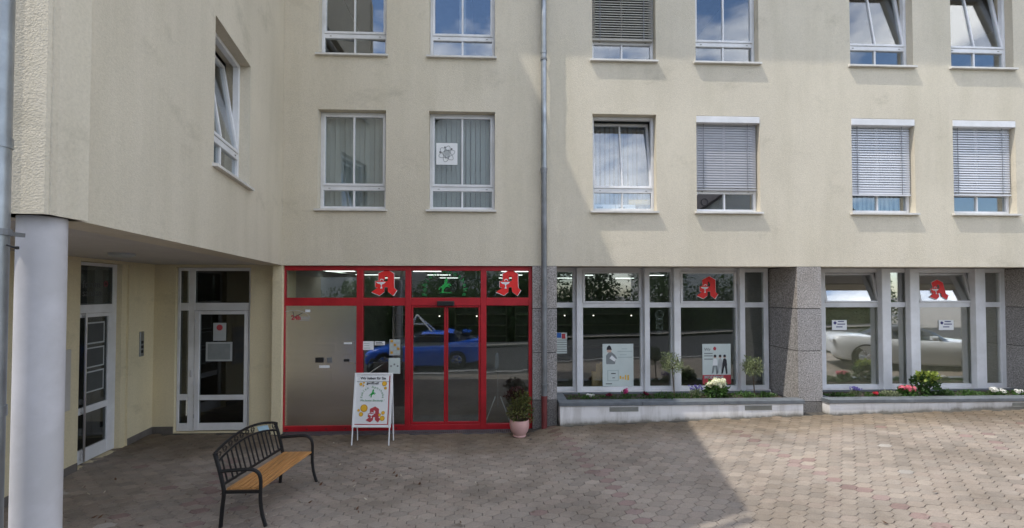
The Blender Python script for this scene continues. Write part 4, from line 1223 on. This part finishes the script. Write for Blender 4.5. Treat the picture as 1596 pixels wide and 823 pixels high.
for i in range(3):
    for j in range(4):
        MB().box(a+.02+i*.06, a+.065+i*.06, yy-.003, yy-.0005, z0+.03+j*.07, z0+.075+j*.07).build('picture', 'print_amber' if (i+j) % 3 == 0 else 'print_pale', q)
q, a, b, z0, z1 = sheet_thing('notice', 'mint green sheet below the sheet of small pictures', 'notice', 606, 624, 558, 582.5, yy, 'paper_mint', 0)
for i in range(3):
    MB().disc(a+.045+i*.06, z0+.14+(.03 if i == 1 else 0), .018, yy-.003, yy-.0005, 12).build('picture', 'print_grey', q)
q, a, b, z0, z1 = sheet_thing('notice_list', 'white opening list with blue and red heading on narrow pane beside granite pier', 'notice', 866, 883.5, 518.5, 551, BK+.045, 'paper_mint', 0)
MB().box(a+.01, a+(b-a)*.5, BK+.040, BK+.0445, z1-.105, z1-.005).build('blue_block', 'print_blue', q)
MB().box(a+(b-a)*.55, b-.03, BK+.040, BK+.0445, z1-.125, z1-.02).build('red_block', 'print_red', q)
for k in range(6):
    MB().box(a+.01, b-.005, BK+.041, BK+.0445, z1-.155-k*.047, z1-.147-k*.047).build('text_line', 'print_black', q)
# posters in the dark shop window
PY = BK+.044
q, a, b, z0, z1 = sheet_thing('poster', 'pale mint poster of a standing woman behind the wide dark pane', 'poster', 939, 987, 536, 602, PY, 'paper_mint', 0)
w, h = b-a, z1-z0
def blob(q, pts, mt, a, z0, w, h, Y, nm='figure'):
    MB().plate([(a+u*w, z0+v*h) for u, v in pts], Y-.004, Y-.0005).build(nm, mt, q)
blob(q, [(.12,.52),(.40,.52),(.42,.63),(.47,.66),(.40,.74),(.30,.80),(.20,.80),(.11,.72)], 'print_grey', a, z0, w, h, PY)
blob(q, [(.15,.80),(.28,.80),(.29,.88),(.24,.94),(.20,.95),(.14,.90)], 'print_skin', a, z0, w, h, PY, 'head')
blob(q, [(.13,.86),(.30,.86),(.26,.94),(.21,.97),(.15,.93)], 'print_black', a, z0, w, h, PY-.004, 'hair')
blob(q, [(.22,.66),(.38,.58),(.43,.64),(.30,.73)], 'paper_white', a, z0, w, h, PY-.004, 'sleeve')
for v, u0, u1 in ((.87,.62,.80), (.81,.48,.95), (.73,.56,.78), (.67,.50,.95)):
    blob(q, [(u0,v),(u1,v),(u1,v+.022),(u0,v+.022)], 'print_pale', a, z0, w, h, PY, 'text_line')
for u0, v0, u1, v1, mt in ((.15,.12,.52,.38,'print_pale'), (.18,.14,.49,.36,'paper_mint'), (.27,.29,.42,.31,'print_black'), (.31,.19,.39,.205,'print_black'), (.55,.17,.60,.24,'print_yellow'), (.64,.16,.68,.22,'print_yellow'), (.72,.15,.76,.26,'print_yellow'), (.80,.14,.85,.26,'print_yellow'), (.10,.05,.30,.065,'print_black')):
    MB().box(a+u0*w, a+u1*w, PY-.004-(.003 if mt == 'paper_mint' else 0)-(.006 if mt == 'print_black' else 0), PY-.0005-(.003 if mt == 'paper_mint' else 0)-(.006 if mt == 'print_black' else 0), z0+v0*h, z0+v1*h).build('print', mt, q)
q, a, b, z0, z1 = sheet_thing('poster', 'pale poster of three dancing people with dark red foot behind the second wide pane', 'poster', 1094.5, 1138.5, 536, 599, PY, 'paper_mint', 0)
w, h = b-a, z1-z0
blob(q, [(0,0),(1,0),(1,.23),(0,.23)], 'print_red', a, z0, w, h, PY, 'foot')
MB().text('MODERNE', .085, a+.06*w, z0+.14*h, PY-.006, 'LEFT', thick=.001, bold=.002).build('word', 'print_pale', q)
MB().text('Wir', .085, a+.06*w, z0+.83*h, PY-.003, 'LEFT', thick=.001, bold=.002).build('word', 'print_grey', q)
for v in (.76, .70, .62): blob(q, [(.06,v-.01),(.36,v-.01),(.36,v+.015),(.06,v+.015)], 'print_grey', a, z0, w, h, PY, 'text_line')
blob(q, [(.40,.84),(.47,.84),(.49,.89),(.45,.93),(.40,.92),(.38,.88)], 'print_red', a, z0, w, h, PY, 'balloon')
for cx, c1, c2 in ((.44, 'paper_white', 'print_grey'), (.62, 'paper_grey', 'paper_grey'), (.78, 'print_black', 'print_black')):
    blob(q, [(cx-.09,.46),(cx+.09,.46),(cx+.07,.60),(cx+.02,.64),(cx-.05,.62)], c1, a, z0, w, h, PY)
    blob(q, [(cx-.08,.46),(cx,.46),(cx-.06,.28),(cx-.12,.26)], c2, a, z0, w, h, PY, 'leg')
    blob(q, [(cx,.46),(cx+.08,.46),(cx+.10,.27),(cx+.05,.24)], c2, a, z0, w, h, PY, 'leg')
    MB().disc(a+cx*w, z0+.68*h, .032, PY-.004, PY-.0005, 14).build('head', 'print_skin', q)
    MB().disc(a+cx*w, z0+.70*h, .028, PY-.007, PY-.0045, 14).build('hair', 'print_black', q)
# white stickers on the right bay
for x0, lab in ((1297, 'white sticker with blue print on the pane next to the granite pier'), (1463.5, 'white sticker with blue print on the pane below the tilted red letter')):
    Y = BK+.045
    q, a, b, z0, z1 = sheet_thing('sticker', lab, 'sticker', x0, x0+23, 499, 514.5, Y, 'paper_white', 0, group='white stickers on the right hand window')
    w, h = b-a, z1-z0
    MB().disc(a+.2*w, z0+.72*h, .032, Y-.003, Y-.0005, 14).build('roundel', 'print_navy', q)
    for u0, u1, v in ((.40,.80,.86), (.36,.88,.60), (.28,.70,.32)): blob(q, [(u0,v-.045),(u1,v-.045),(u1,v+.045),(u0,v+.045)], 'print_navy', a, z0, w, h, Y, 'text_line')
# wind chime hanging in the narrow pane
q = thing('dream_catcher', 'pale ring shaped hanging ornament behind the narrow dark pane', 'ornament', (PX(1028, BK), BK+.075, PZ(527, BK)))
ox, oz, oy = PX(1028, BK+.075), PZ(491, BK+.075), BK+.075
MB().tube([(ox+.085*math.cos(k*R(15)), oy, oz+.085*math.sin(k*R(15))) for k in range(25)], .004, 5).build('ring', 'paper_grey', q)
wb = MB()
for k in range(8):
    wb.tube([(ox+.085*math.cos(k*R(45)), oy, oz+.085*math.sin(k*R(45))), (ox+.03*math.cos(k*R(45)+.8), oy, oz+.03*math.sin(k*R(45)+.8))], .002, 4)
wb.build('web', 'paper_grey', q)
for dx, ln in ((-.06,.24), (-.03,.34), (0,.38), (.03,.36), (.06,.26)):
    s_ = MB().tube([(ox+dx, oy, oz-.07), (ox+dx, oy, oz-.07-ln)], .002, 4)
    for j in range(4): s_.lathe([(0, oz-.1-ln*j/4-.012), (.010, oz-.1-ln*j/4), (0, oz-.1-ln*j/4+.012)], ox+dx, oy, 6)
    s_.build('bead_string', 'paper_grey', q)
# tooth poster in the upper window
Y = D+RV-.004
q = thing('tooth_poster', 'square white tooth drawing stuck in the upper window above the sliding door', 'poster', (PX(697, Y, 240), Y, PZ(259, Y)))
a, b, z0, z1 = PX(680, Y, 240), PX(713, Y, 240), PZ(258, Y), PZ(224.5, Y)
MB().box(a, b, Y, Y+.004, z0, z1).build('sheet', 'paper_white', q)
cx, cz = (a+b)/2, (z0+z1)/2
MB().plate([(cx-.055,cz+.06),(cx-.03,cz+.085),(cx,cz+.07),(cx+.03,cz+.085),(cx+.055,cz+.06),(cx+.05,cz-.0),(cx+.03,cz-.09),(cx+.012,cz-.09),(cx,cz-.02),(cx-.012,cz-.09),(cx-.03,cz-.09),(cx-.05,cz)], Y-.003, Y-.0005).build('tooth', 'paper_grey', q)
for k in range(3):
    th = k*math.pi/3+.3
    pts = []
    for s in range(29):
        u = s/28*2*math.pi
        e, f_ = .155*math.cos(u), .06*math.sin(u)
        pts.append((cx+e*math.cos(th)-f_*math.sin(th), Y-.004, cz+e*math.sin(th)+f_*math.cos(th)))
    MB().tube(pts, .0035, 4).build('orbit', 'print_grey', q)
    MB().disc(cx+.13*math.cos(th+.5), cz+.13*math.sin(th+.5), .014, Y-.007, Y-.001, 10).build('dot', 'print_black', q)

# round pane sticker and papers in the two lower panes
Yp = D+RV+.10
for x0, x1, lab in ((926, 959, 'white paper box behind the left lower pane of the tilted window'), (960, 990, 'white paper box behind the right lower pane of the tilted window')):
    a, b = PX(x0, Yp, 310), PX(x1, Yp, 310)
    q = thing('paper_box', lab, 'box', (a, Yp, 4.1))
    MB().bbox(a, b, Yp, Yp+.12, 4.08, 4.235).build('box', 'paper_box', q)
    MB().box(a+.05, a+.17, Yp-.003, Yp-.0005, 4.16, 4.19).build('print', 'print_grey', q)
q = tag(MB().prism([(PX(980, Yp, 300), Yp+.02), (PX(1014, Yp, 300), Yp+.02), (PX(1014, Yp, 300), Yp+.2), (PX(985, Yp, 300), Yp+.2)], 4.24, 4.34).build('folder', 'folder_yellow'), 'yellow folder on the paper box in the tilted window', 'folder')
q = tag(MB().tube([(PX(1099, D+RV, 312)+.065*math.cos(k*R(15)), D+RV+.02, PZ(312, D+RV)+.065*math.sin(k*R(15))) for k in range(25)], .006, 5).build('ring_sticker', 'print_black'), 'round black ring sticker on the lower pane under the grey blind', 'sticker')

# ------------------------------------------------------------------ A board
sl, sr_ = onZ(546.5, 694.5, 0), onZ(606.5, 694.5, 0)
ang = math.atan2(sr_.y-sl.y, sr_.x-sl.x)
lean = R(9)
Wd = (sr_-sl).length
t = thing('pavement_sign', 'white framed pavement sign with red pharmacy letter standing before the stainless panel', 'sign', tuple((sl+sr_)/2))
TA = Matrix.Translation(sl) @ Matrix.Rotation(ang, 4, 'Z')
TF = TA @ Matrix.Rotation(-lean, 4, 'X')
TB = TA @ Matrix.Translation((.012, .27, 0)) @ Matrix.Rotation(R(5), 4, 'X')
zlo, zhi = .285, 1.185
f = MB(TF)
f.bbox(-.005, .028, 0, .03, zlo, zhi, .006); f.bbox(Wd-.028, Wd+.005, 0, .03, zlo, zhi, .006); f.bbox(.028, Wd-.028, .001, .03, zlo, zlo+.033, .006); f.bbox(.028, Wd-.028, .001, .03, zhi-.033, zhi, .006)
f.build('frame', 'paper_white', t)
MB(TF).box(.028, Wd-.028, .010, .022, zlo+.033, zhi-.033).build('panel', 'paper_white', t)
MB(TF).box(Wd-.052, Wd-.036, .0065, .0095, zlo+.045, zhi-.05).box(.04, Wd-.053, .0065, .0095, zlo+.045, zlo+.058).build('red_border', 'print_red', t)
for x in (.010, Wd-.012):
    MB(TF).tube([(x, .014, 0), (x, .014, zlo+.05)], .011, 8).build('leg', 'paper_white', t)
    MB(TB).tube([(x, 0, 0), (x, 0, zhi-.12)], .011, 8).build('leg', 'paper_white', t)
MB(TB).box(.03, Wd-.03, -.01, .0, .3, zhi-.15).build('rear_panel', 'paper_grey', t)
yb = .0055
mx_ = Wd/2-.005
MB(TF).text('Wir haben für Sie', .060, mx_, 1.075, yb, thick=.001, bold=.001).build('word', 'print_black', t)
MB(TF).text('geöffnet!', .060, mx_, .995, yb, thick=.001, bold=.001).build('word', 'print_black', t)
for i, ch in enumerate('Fohlen Apotheke'):
    if ch == ' ': continue
    a = R(188)-R(196)*i/14
    MB(TF).text(ch, .058, mx_+.165*math.cos(a), .795+.135*math.sin(a), yb, rot=-(math.pi/2-a)*.85, thick=.001).build('letter', 'green_print', t)
horse(MB(TF), mx_, .845, .00042, yb).build('foal', 'green_sign', t)
MB(TF).text('Mit bester Beratung !', .047, mx_, .712, yb, thick=.001, shear=.3).build('word', 'green_print', t)
letter_A(t, mx_+.03, .50, .26, yb+.003, TF, edge=False, red='print_red')
for x, z, r in ((-.13,.60,.062), (-.22,.565,.022), (-.175,.50,.036), (.135,.49,.026), (.195,.525,.03), (.185,.435,.042), (.195,1.005,.042), (.215,.93,.024), (-.205,.995,.026), (-.155,1.02,.016), (-.16,.97,.015)):
    fl = MB(TF).disc(mx_+x, z, r, yb, yb+.002, 18).build('flower', 'print_amber', t)
    MB(TF).disc(mx_+x, z, r*.78, yb-.002, yb-.0005, 16).build('flower_centre', 'print_yellow', t)

# ------------------------------------------------------------------ drain channel in front of the shopfront
q = thing('drain_channel', 'narrow slotted drain channel along the foot of the red shopfront', 'drain', (-1.6, 8.28, 0))
MB().box(-3.75, .70, 8.20, SFY-.002, -.12, -.028).build('channel', 'joint_dark', q)
g = MB()
g.box(-3.75, .70, 8.20, 8.212, -.03, .004); g.box(-3.75, .70, SFY-.016, SFY-.003, -.03, .004)
x = -3.74
while x < .69:
    g.box(x, x+.018, 8.2125, SFY-.0165, -.02, .003); x += .036
o = g.build('grate', 'drain_metal', q); o['kind'] = 'stuff'

# ------------------------------------------------------------------ inside the pharmacy
n = 0
for lxx in (-3.45, -1.5, .5, 2.5, 4.5):
    for ly_ in (10.3, 12.5, 15.2):
        q = thing('strip_light', 'lit white ceiling strip light inside the pharmacy', 'lamp', (lxx, ly_, SO-.03), 'ceiling strip lights in the pharmacy')
        MB().box(lxx-.33, lxx+.33, ly_-.09, ly_+.09, SO-.01, SO+.017).build('housing', 'paper_white', q)
        MB().box(lxx-.31, lxx+.31, ly_-.07, ly_+.07, SO-.022, SO-.0105).build('diffuser', 'lamp_glow', q)
for px, py in ((685, 492), (743, 492), (880, 491), (925, 491), (984, 491)):
    p = onY(px, py, 11.2)
    q = thing('spot_lamp', 'tiny lit spot lamp glowing inside the pharmacy', 'lamp', tuple(p), 'spot lamps in the pharmacy')
    MB().lathe([(0, p.z-.03), (.016, p.z-.02), (.016, p.z)], p.x, p.y, 10).build('bulb', 'spot_glow', q)
    MB().tube([(p.x, p.y, p.z), (p.x, p.y, SO+.017)], .006, 6).build('stem', 'zinc_old', q)
for k, (x0, x1, lab) in enumerate(((-3.6, -1.7, 'dim wall shelving inside behind the left side light'), (-1.4, .5, 'dim wall shelving inside behind the sliding door'), (.8, 2.9, 'dim wall shelving inside behind the first wide shop pane'), (3.2, 5.6, 'dim wall shelving inside behind the people poster'))):
    q = thing('shelf_unit', lab, 'shelf', ((x0+x1)/2, 16.5, 0), 'shelving in the pharmacy')
    MB().box(x0, x1, 16.75, 16.8, 0.005, 2.2).build('back_panel', 'room_paint', q)
    for x in (x0, x1-.03): MB().box(x, x+.03, 16.4, 16.749, .005, 2.2).build('side_panel', 'shelf_board', q)
    for z in (.1, .5, .9, 1.3, 1.7, 2.1): MB().box(x0+.031, x1-.031, 16.4, 16.749, z, z+.03).build('shelf_board', 'shelf_board', q)
q = thing('shop_counter', 'low sales counter inside the dark pharmacy', 'counter', (-1.0, 13.5, 0))
MB().box(-2.6, 1.0, 13.2, 13.8, .005, .95).build('body', 'shelf_board', q)
MB().box(-2.7, 1.1, 13.1, 13.9, .951, 1.0).build('top', 'white_plastic', q)
q = thing('wooden_display_box', 'tall wooden display box behind the mint poster in the window', 'box', (PX(941, BK+.3), BK+.3, .6))
for k, (x0, x1, y0, y1) in enumerate(((929, 935, 568, 603), (935, 940, 566, 603), (922, 929, 580, 603))):
    MB().bbox(PX(x0, BK+.3), PX(x1, BK+.3)-.004, BK+.25, BK+.33, PZ(y1, BK+.3), PZ(y0, BK+.3)).build('panel', 'carton', q)
MB().box(1.2, 5.95, BK+.13, BK+.8, .3, .545).build('display_shelf', 'room_floor', bld)
q = thing('display_stand', 'white metal display easel behind the glass beside the potted plant', 'stand', (PX(775, SFY+.5), SFY+.5, .005))
ex = PX(776, SFY+.5)
for dx, dz in ((-.20, 0), (.20, 0)):
    MB().tube([(ex+dx*.25, SFY+.49, .50), (ex+dx*1.2, SFY+.45, .01)], .011, 6).build('leg', 'paper_grey', q)
MB().tube([(ex, SFY+.5, .30), (ex, SFY+.5, 1.35)], .010, 6).build('post', 'zinc_old', q)
MB().box(ex-.055, ex-.045+.06, SFY+.46, SFY+.48, 1.05, 1.35).build('card', 'zinc_old', q)
q = thing('door_mat', 'grey doormat lying inside the sliding door', 'mat', (-.95, 9.0, .006))
MB().box(-1.75, -.15, 8.75, 9.35, .0055, .02).build('mat', 'mat_grey', q)

# ------------------------------------------------------------------ dry leaves on the paving
lt, lp = MB(), MB()
spots = [(595, 705), (530, 722), (548, 723), (560, 732), (583, 735), (570, 729), (618, 742), (614, 737), (586, 747), (640, 730), (683, 720), (690, 696), (654, 754), (636, 764), (497, 752), (483, 783), (500, 755), (551, 750), (557, 793), (322, 756), (147, 806), (180, 747), (156, 806), (220, 819), (345, 770), (690, 716), (1458, 766), (1380, 815)]
pale = [(467, 782), (455, 749), (570, 778), (530, 724), (138, 770), (552, 758), (741, 752), (625, 741), (415, 802), (330, 803), (163, 767), (520, 690)]
def litter(b, px, py, s):
    p = onZ(px, py, ground(*onZ(px, py)[:2])+.004)
    a = random.random()*6.28; u = Vector((math.cos(a), math.sin(a), random.uniform(0, .5)))*s; v = Vector((-math.sin(a), math.cos(a), random.uniform(.1, .6)))*s*.45
    b.add([p-u, p+v, p+u+Vector((0, 0, .012)), p-v+Vector((0, 0, .006))], [(0,1,2), (0,2,3)])
for s in spots: litter(lt, *s, random.uniform(.022, .04))
for _ in range(45): litter(lt, random.uniform(110, 760), random.uniform(690, 820), random.uniform(.008, .018))
for s in pale: litter(lp, *s, random.uniform(.015, .03))
o = lt.build('fallen_leaves', 'litter'); o['kind'] = 'stuff'; tag(o, 'brown dry leaves scattered over the paving near the bench', 'leaves')
o = lp.build('paper_scraps', 'litter_pale'); o['kind'] = 'stuff'; tag(o, 'pale scraps and petals scattered over the paving near the bench', 'litter')

# ------------------------------------------------------------------ the street behind, mirrored in the glass
def car(name, label, L, Wc, paint, st, cab, wheels, wr, loc, rz, rack=False, group=None, roof=None):
    """st: stations (x, z_low, z_top, half width); cab: stations (x, z_belt, z_roof, half width roof, half width belt); front at -x"""
    t = thing(name, label, 'car', loc, group)
    t.rotation_euler = (0, 0, rz)
    M = Matrix.Translation(loc) @ Matrix.Rotation(rz, 4, 'Z')
    def loft(rows, mt, nm, close=True):
        b = MB(M); n = len(rows[0]); vs = [p for r in rows for p in r]; fs = []
        for i in range(len(rows)-1):
            for k in range(n-1): fs.append((i*n+k, (i+1)*n+k, (i+1)*n+k+1, i*n+k+1))
        if close: fs.append(tuple(range(n))); fs.append(tuple(reversed(range((len(rows)-1)*n, len(rows)*n))))
        o = b.add(vs, fs).build(nm, mt, t, smooth=True)
        return o
    def dense(tab, k):
        return smooth_pts([tuple(q) for q in tab], k)
    rows = []
    for x, z0, z1, hw in dense(st, 4):
        h_ = z1-z0
        half = [(hw*.88, z0), (hw*.965, z0+.05), (hw*.985, z0+h_*.30), (hw, z0+h_*.55), (hw*.995, z0+h_*.70), (hw*.97, z0+h_*.86), (hw*.90, z1-.005), (hw*.78, z1+.018), (hw*.5, z1+.032), (0, z1+.04)]
        rows.append([(x, -y, z) for y, z in half] + [(x, y, z) for y, z in reversed(half[:-1])])
    body = loft(rows, paint, 'body')
    rows = []
    for x, zb, zr_, hr, hb in dense(cab, 3):
        half = [(hb, zb), (hr+.02, max(zr_-.10, zb+.005)), (hr-.06, max(zr_-.025, zb+.01)), (0, max(zr_, zb+.015))]
        rows.append([(x, -y, z) for y, z in half] + [(x, y, z) for y, z in reversed(half[:-1])])
    n = len(rows[0]); b = MB(M); vs = [p for r in rows for p in r]; gl, rf_ = [], []
    for i in range(len(rows)-1):
        steep = abs(rows[i+1][3][2]-rows[i][3][2]) > .035
        for k in range(n-1):
            f = (i*n+k, (i+1)*n+k, (i+1)*n+k+1, i*n+k+1)
            (gl if (k in (0, n-2) or steep) else rf_).append(f)
    MB(M).add(vs, gl).build('windows', 'glass_car', t, smooth=True)
    MB(M).add(vs, rf_).build('roof', roof or paint, t, smooth=True)
    for i in (2, len(rows)//2+1, len(rows)-4):
        for sgn in (0, 1):
            idx = (0, 1) if not sgn else (n-1, n-2)
            MB(M).tube([rows[i][idx[0]], rows[i][idx[1]]], .025, 6).build('pillar', 'black_plastic', t)
    for x in wheels:
        for s in (-1, 1):
            W = M @ Matrix.Translation((x, s*(Wc/2-.10), wr))
            A = W @ Matrix.Rotation(R(90), 4, 'X')
            MB(A).lathe([(wr*1.02, -.112), (wr*1.13, -.112), (wr*1.13, .112), (wr*1.02, .112)], 0, 0, 30).build('wheel_arch', 'black_plastic', t)
            w = MB(A).lathe([(wr*.62, -.10), (wr*.96, -.10), (wr, -.07), (wr, .07), (wr*.96, .10), (wr*.62, .10)], 0, 0, 28).build('wheel', 'tyre', t, smooth=True)
            r = MB(A).lathe([(wr*.64, -.095), (wr*.60, -.105), (wr*.58, -.06), (wr*.58, .06), (wr*.60, .105), (wr*.64, .095)], 0, 0, 28)
            for k in range(5):
                for sg in (-.16, .16):
                    a = k*R(72)+sg
                    for zz in (-.085, .085):
                        r.tube([(0, 0, zz), (math.cos(a)*wr*.6, math.sin(a)*wr*.6, zz)], .02, 5)
            r.build('rim', 'chrome', w)
            MB(A).lathe([(0, -.05), (wr*.57, -.05)], 0, 0, 20).lathe([(wr*.57, .05), (0, .05)], 0, 0, 20).build('brake_disc', 'black_plastic', w)
    x0, x1 = st[0][0], st[-1][0]
    for s in (-1, 1):
        MB(M).bbox(-.14, .14, -.03, .03, -.05, .05, .02, M @ Matrix.Translation((x0+.10, s*Wc*.36, st[1][2]-.12)) @ Matrix.Rotation(R(-90), 4, 'Z')).build('headlight', 'lamp_clear', t)
        MB(M).bbox(-.14, .14, -.03, .03, -.06, .06, .02, M @ Matrix.Translation((x1-.03, s*Wc*.36, st[-2][2]-.12)) @ Matrix.Rotation(R(90), 4, 'Z')).build('tail_light', 'lamp_red' if rack else 'lamp_clear', t)
        MB(M).bbox(-.07, .07, -.06, .06, -.05, .05, .03, M @ Matrix.Translation((cab[0][0]+.55, s*(Wc/2+.07), cab[0][1]+.10))).build('wing_mirror', paint, t)
    if rack:
        MB(M).bbox(-.16, .16, -.52, .52, -.015, .015, .01, M @ Matrix.Translation((1.62, 0, 1.37)) @ Matrix.Rotation(R(6), 4, 'Y')).build('spoiler', paint, t)
        zr_ = max(c[2] for c in cab)
        ap = (-.25, 0, zr_+.62)
        for q in ((-.62, -.45, zr_-.02), (-.62, .45, zr_-.02), (.38, -.45, zr_-.02), (.38, .45, zr_-.02)):
            MB(M).tube([q, ap], .028, 6).build('mast_leg', 'paper_white', t)
        MB(M).tube([(-.47, -.27, zr_+.26), (.13, -.27, zr_+.26), (.13, .27, zr_+.26), (-.47, .27, zr_+.26), (-.47, -.27, zr_+.26)], .018, 6).build('mast_ring', 'paper_white', t)
    return t
car('parked_car', 'blue hatchback with white roof mast on the road, mirrored in the red glass door', 4.35, 1.78, 'car_blue',
    [(-2.16,.30,.50,.58), (-2.10,.22,.66,.74), (-1.85,.19,.76,.85), (-1.2,.18,.88,.885), (-.3,.18,.93,.89), (.6,.18,.98,.89), (1.3,.18,1.04,.885), (1.85,.22,1.08,.86), (2.12,.30,1.06,.76), (2.19,.44,.90,.68)],
    [(-1.32,.88,.90,.50,.76), (-.62,.92,1.27,.50,.79), (.0,.95,1.46,.54,.81), (.7,.98,1.47,.55,.81), (1.35,1.03,1.37,.52,.79), (2.08,1.07,1.11,.46,.72)],
    (-1.38, 1.28), .325, (-2.72, -1.15, ground(-2.7, -.2)-.12), R(0), True)
car('parked_car', 'white open roadster parked before the right hand window, mirrored in the glass', 4.0, 1.72, 'car_white',
    [(-1.96,.30,.46,.54), (-1.90,.22,.58,.70), (-1.62,.17,.70,.83), (-1.1,.16,.79,.86), (-.4,.16,.80,.85), (.4,.16,.81,.85), (1.0,.16,.86,.87), (1.5,.19,.88,.84), (1.82,.26,.84,.74), (1.92,.40,.68,.62)],
    [(-.80,.80,.82,.48,.74), (-.32,.81,1.10,.48,.72), (.10,.82,1.17,.50,.72), (.52,.83,1.13,.48,.72), (1.02,.87,.90,.44,.70)],
    (-1.18, 1.14), .31, (11.75, 6.0, ground(11.75, 6.0)-.01), R(180+22), roof='black_plastic')

def tree(x, y, h, r, label, n=2600):
    g0 = ground(x, y)
    t = thing('street_tree', label, 'tree', (x, y, g0))
    MB().tube([(x, y, g0-.1), (x+.1, y, g0+h*.35), (x, y+.1, g0+h*.8)], [.16, .11, .04], 8).build('trunk', 'bark', t, smooth=True)
    b = MB()
    for _ in range(16):
        a = random.uniform(0, 6.28); q = random.uniform(.2, .8)*r; z = random.uniform(.35, .95)*h
        leafmesh(b, (x+math.cos(a)*q, y+math.sin(a)*q, g0+z), (r*.45, r*.45, h*.14), n//16, .22, .1, .2, 1.7)
    b.build('crown', 'leaf_mid' if r < 2.2 else 'leaf_dark', t)
tree(1.2, -10.0, 4.6, 1.8, 'tree across the road seen mirrored in the pharmacy windows')
tree(6.0, -10.5, 5.2, 2.3, 'broad dark tree across the road mirrored right of the first')
tree(-6.8, -9.8, 4.6, 2.0, 'tree across the road mirrored behind the blue car')
tree(3.4, -11.5, 5.6, 2.2, 'dark tree across the road between the two nearer ones')
tree(-2.4, -11.0, 5.2, 2.1, 'tree across the road mirrored above the sliding door')
tree(11.5, -12, 6.2, 2.6, 'tall dark tree across the road furthest right')
hd = MB()
for k in range(46):
    hx_ = -20+k*1.0; hh = 2.3+.35*math.sin(k*1.7)+random.uniform(-.15, .25)
    for z in (.8, hh-.9, hh*.62, hh):
        leafmesh(hd, (hx_, -9.2+random.uniform(-.3, .3), ground(hx_, -9.2)+z*.98), (.8, .5, .85), 190, .2, .2, .2, 1.6)
o = hd.build('hedge', 'leaf_hedge'); tag(o, 'tall dark green hedge along the far side of the road', 'hedge')
MB().box(-20.5, 25.5, -9.75, -9.5, -.6, 1.9).build('hedge_core', 'leaf_hedge', o)
def house(x0, x1, y0, y1, ze, zr_, label, wins):
    t = thing('house', label, 'house', ((x0+x1)/2, y1, 0))
    xm_ = (x0+x1)/2
    T = Matrix.Translation((0, 0, 0))
    MB().plate([(x0, -1.5), (x1, -1.5), (x1, ze), (xm_, zr_), (x0, ze)], y0, y1).build('wall', 'house_plaster', t)
    dx, dz = (x1-x0)/2, zr_-ze
    L_ = math.hypot(dx, dz); nx_, nz2 = dz/L_, dx/L_
    rr_ = MB()
    for s in (-1, 1):
        e = (xm_+s*(dx+.5), ze-.5*dz/dx)
        vs = []
        for yv in (y0-.4, y1+.5):
            vs += [(xm_, yv, zr_+.02), (e[0], yv, e[1]+.02), (e[0], yv, e[1]+.24), (xm_, yv, zr_+.28)]
        rr_.add(vs, [(0,1,2,3), (7,6,5,4), (0,4,5,1), (1,5,6,2), (2,6,7,3), (3,7,4,0)])
    rr_.build('roof', 'roof_tile', t)
    for wx_, wz in wins:
        w = MB()
        w.box(wx_-.65, wx_-.55, y1, y1+.05, wz-.8, wz+.8).box(wx_+.55, wx_+.65, y1, y1+.05, wz-.8, wz+.8).box(wx_-.55, wx_+.55, y1, y1+.05, wz+.7, wz+.8).box(wx_-.55, wx_+.55, y1, y1+.05, wz-.8, wz-.7)
        f_ = w.build('window', 'white_plastic', t)
        MB().box(wx_-.55, wx_+.55, y1+.001, y1+.02, wz-.7, wz+.7).build('pane', 'print_black', f_)
    return t
house(-23, -7.6, -26, -14.5, 12.2, 17.5, 'pale gabled house across the road mirrored in the upper left window', [(-10.2, 11.6), (-10.2, 8.4), (-14, 8.4), (-14, 11.6), (-18, 8.4), (-10.2, 5), (-14, 5), (-18, 5), (-15.3, 14.6)])
house(-8.5, 3.6, -34, -22, 14.0, 19.5, 'grey gabled house across the road behind the pale one', [(-6.5, 6), (-4, 6)])
house(15, 30, -30, -18, 8.0, 13.0, 'low gabled house across the road behind the tall dark tree', [(18, 6), (22, 6), (26, 6), (22, 9.5), (18, 2.8), (26, 2.8)])
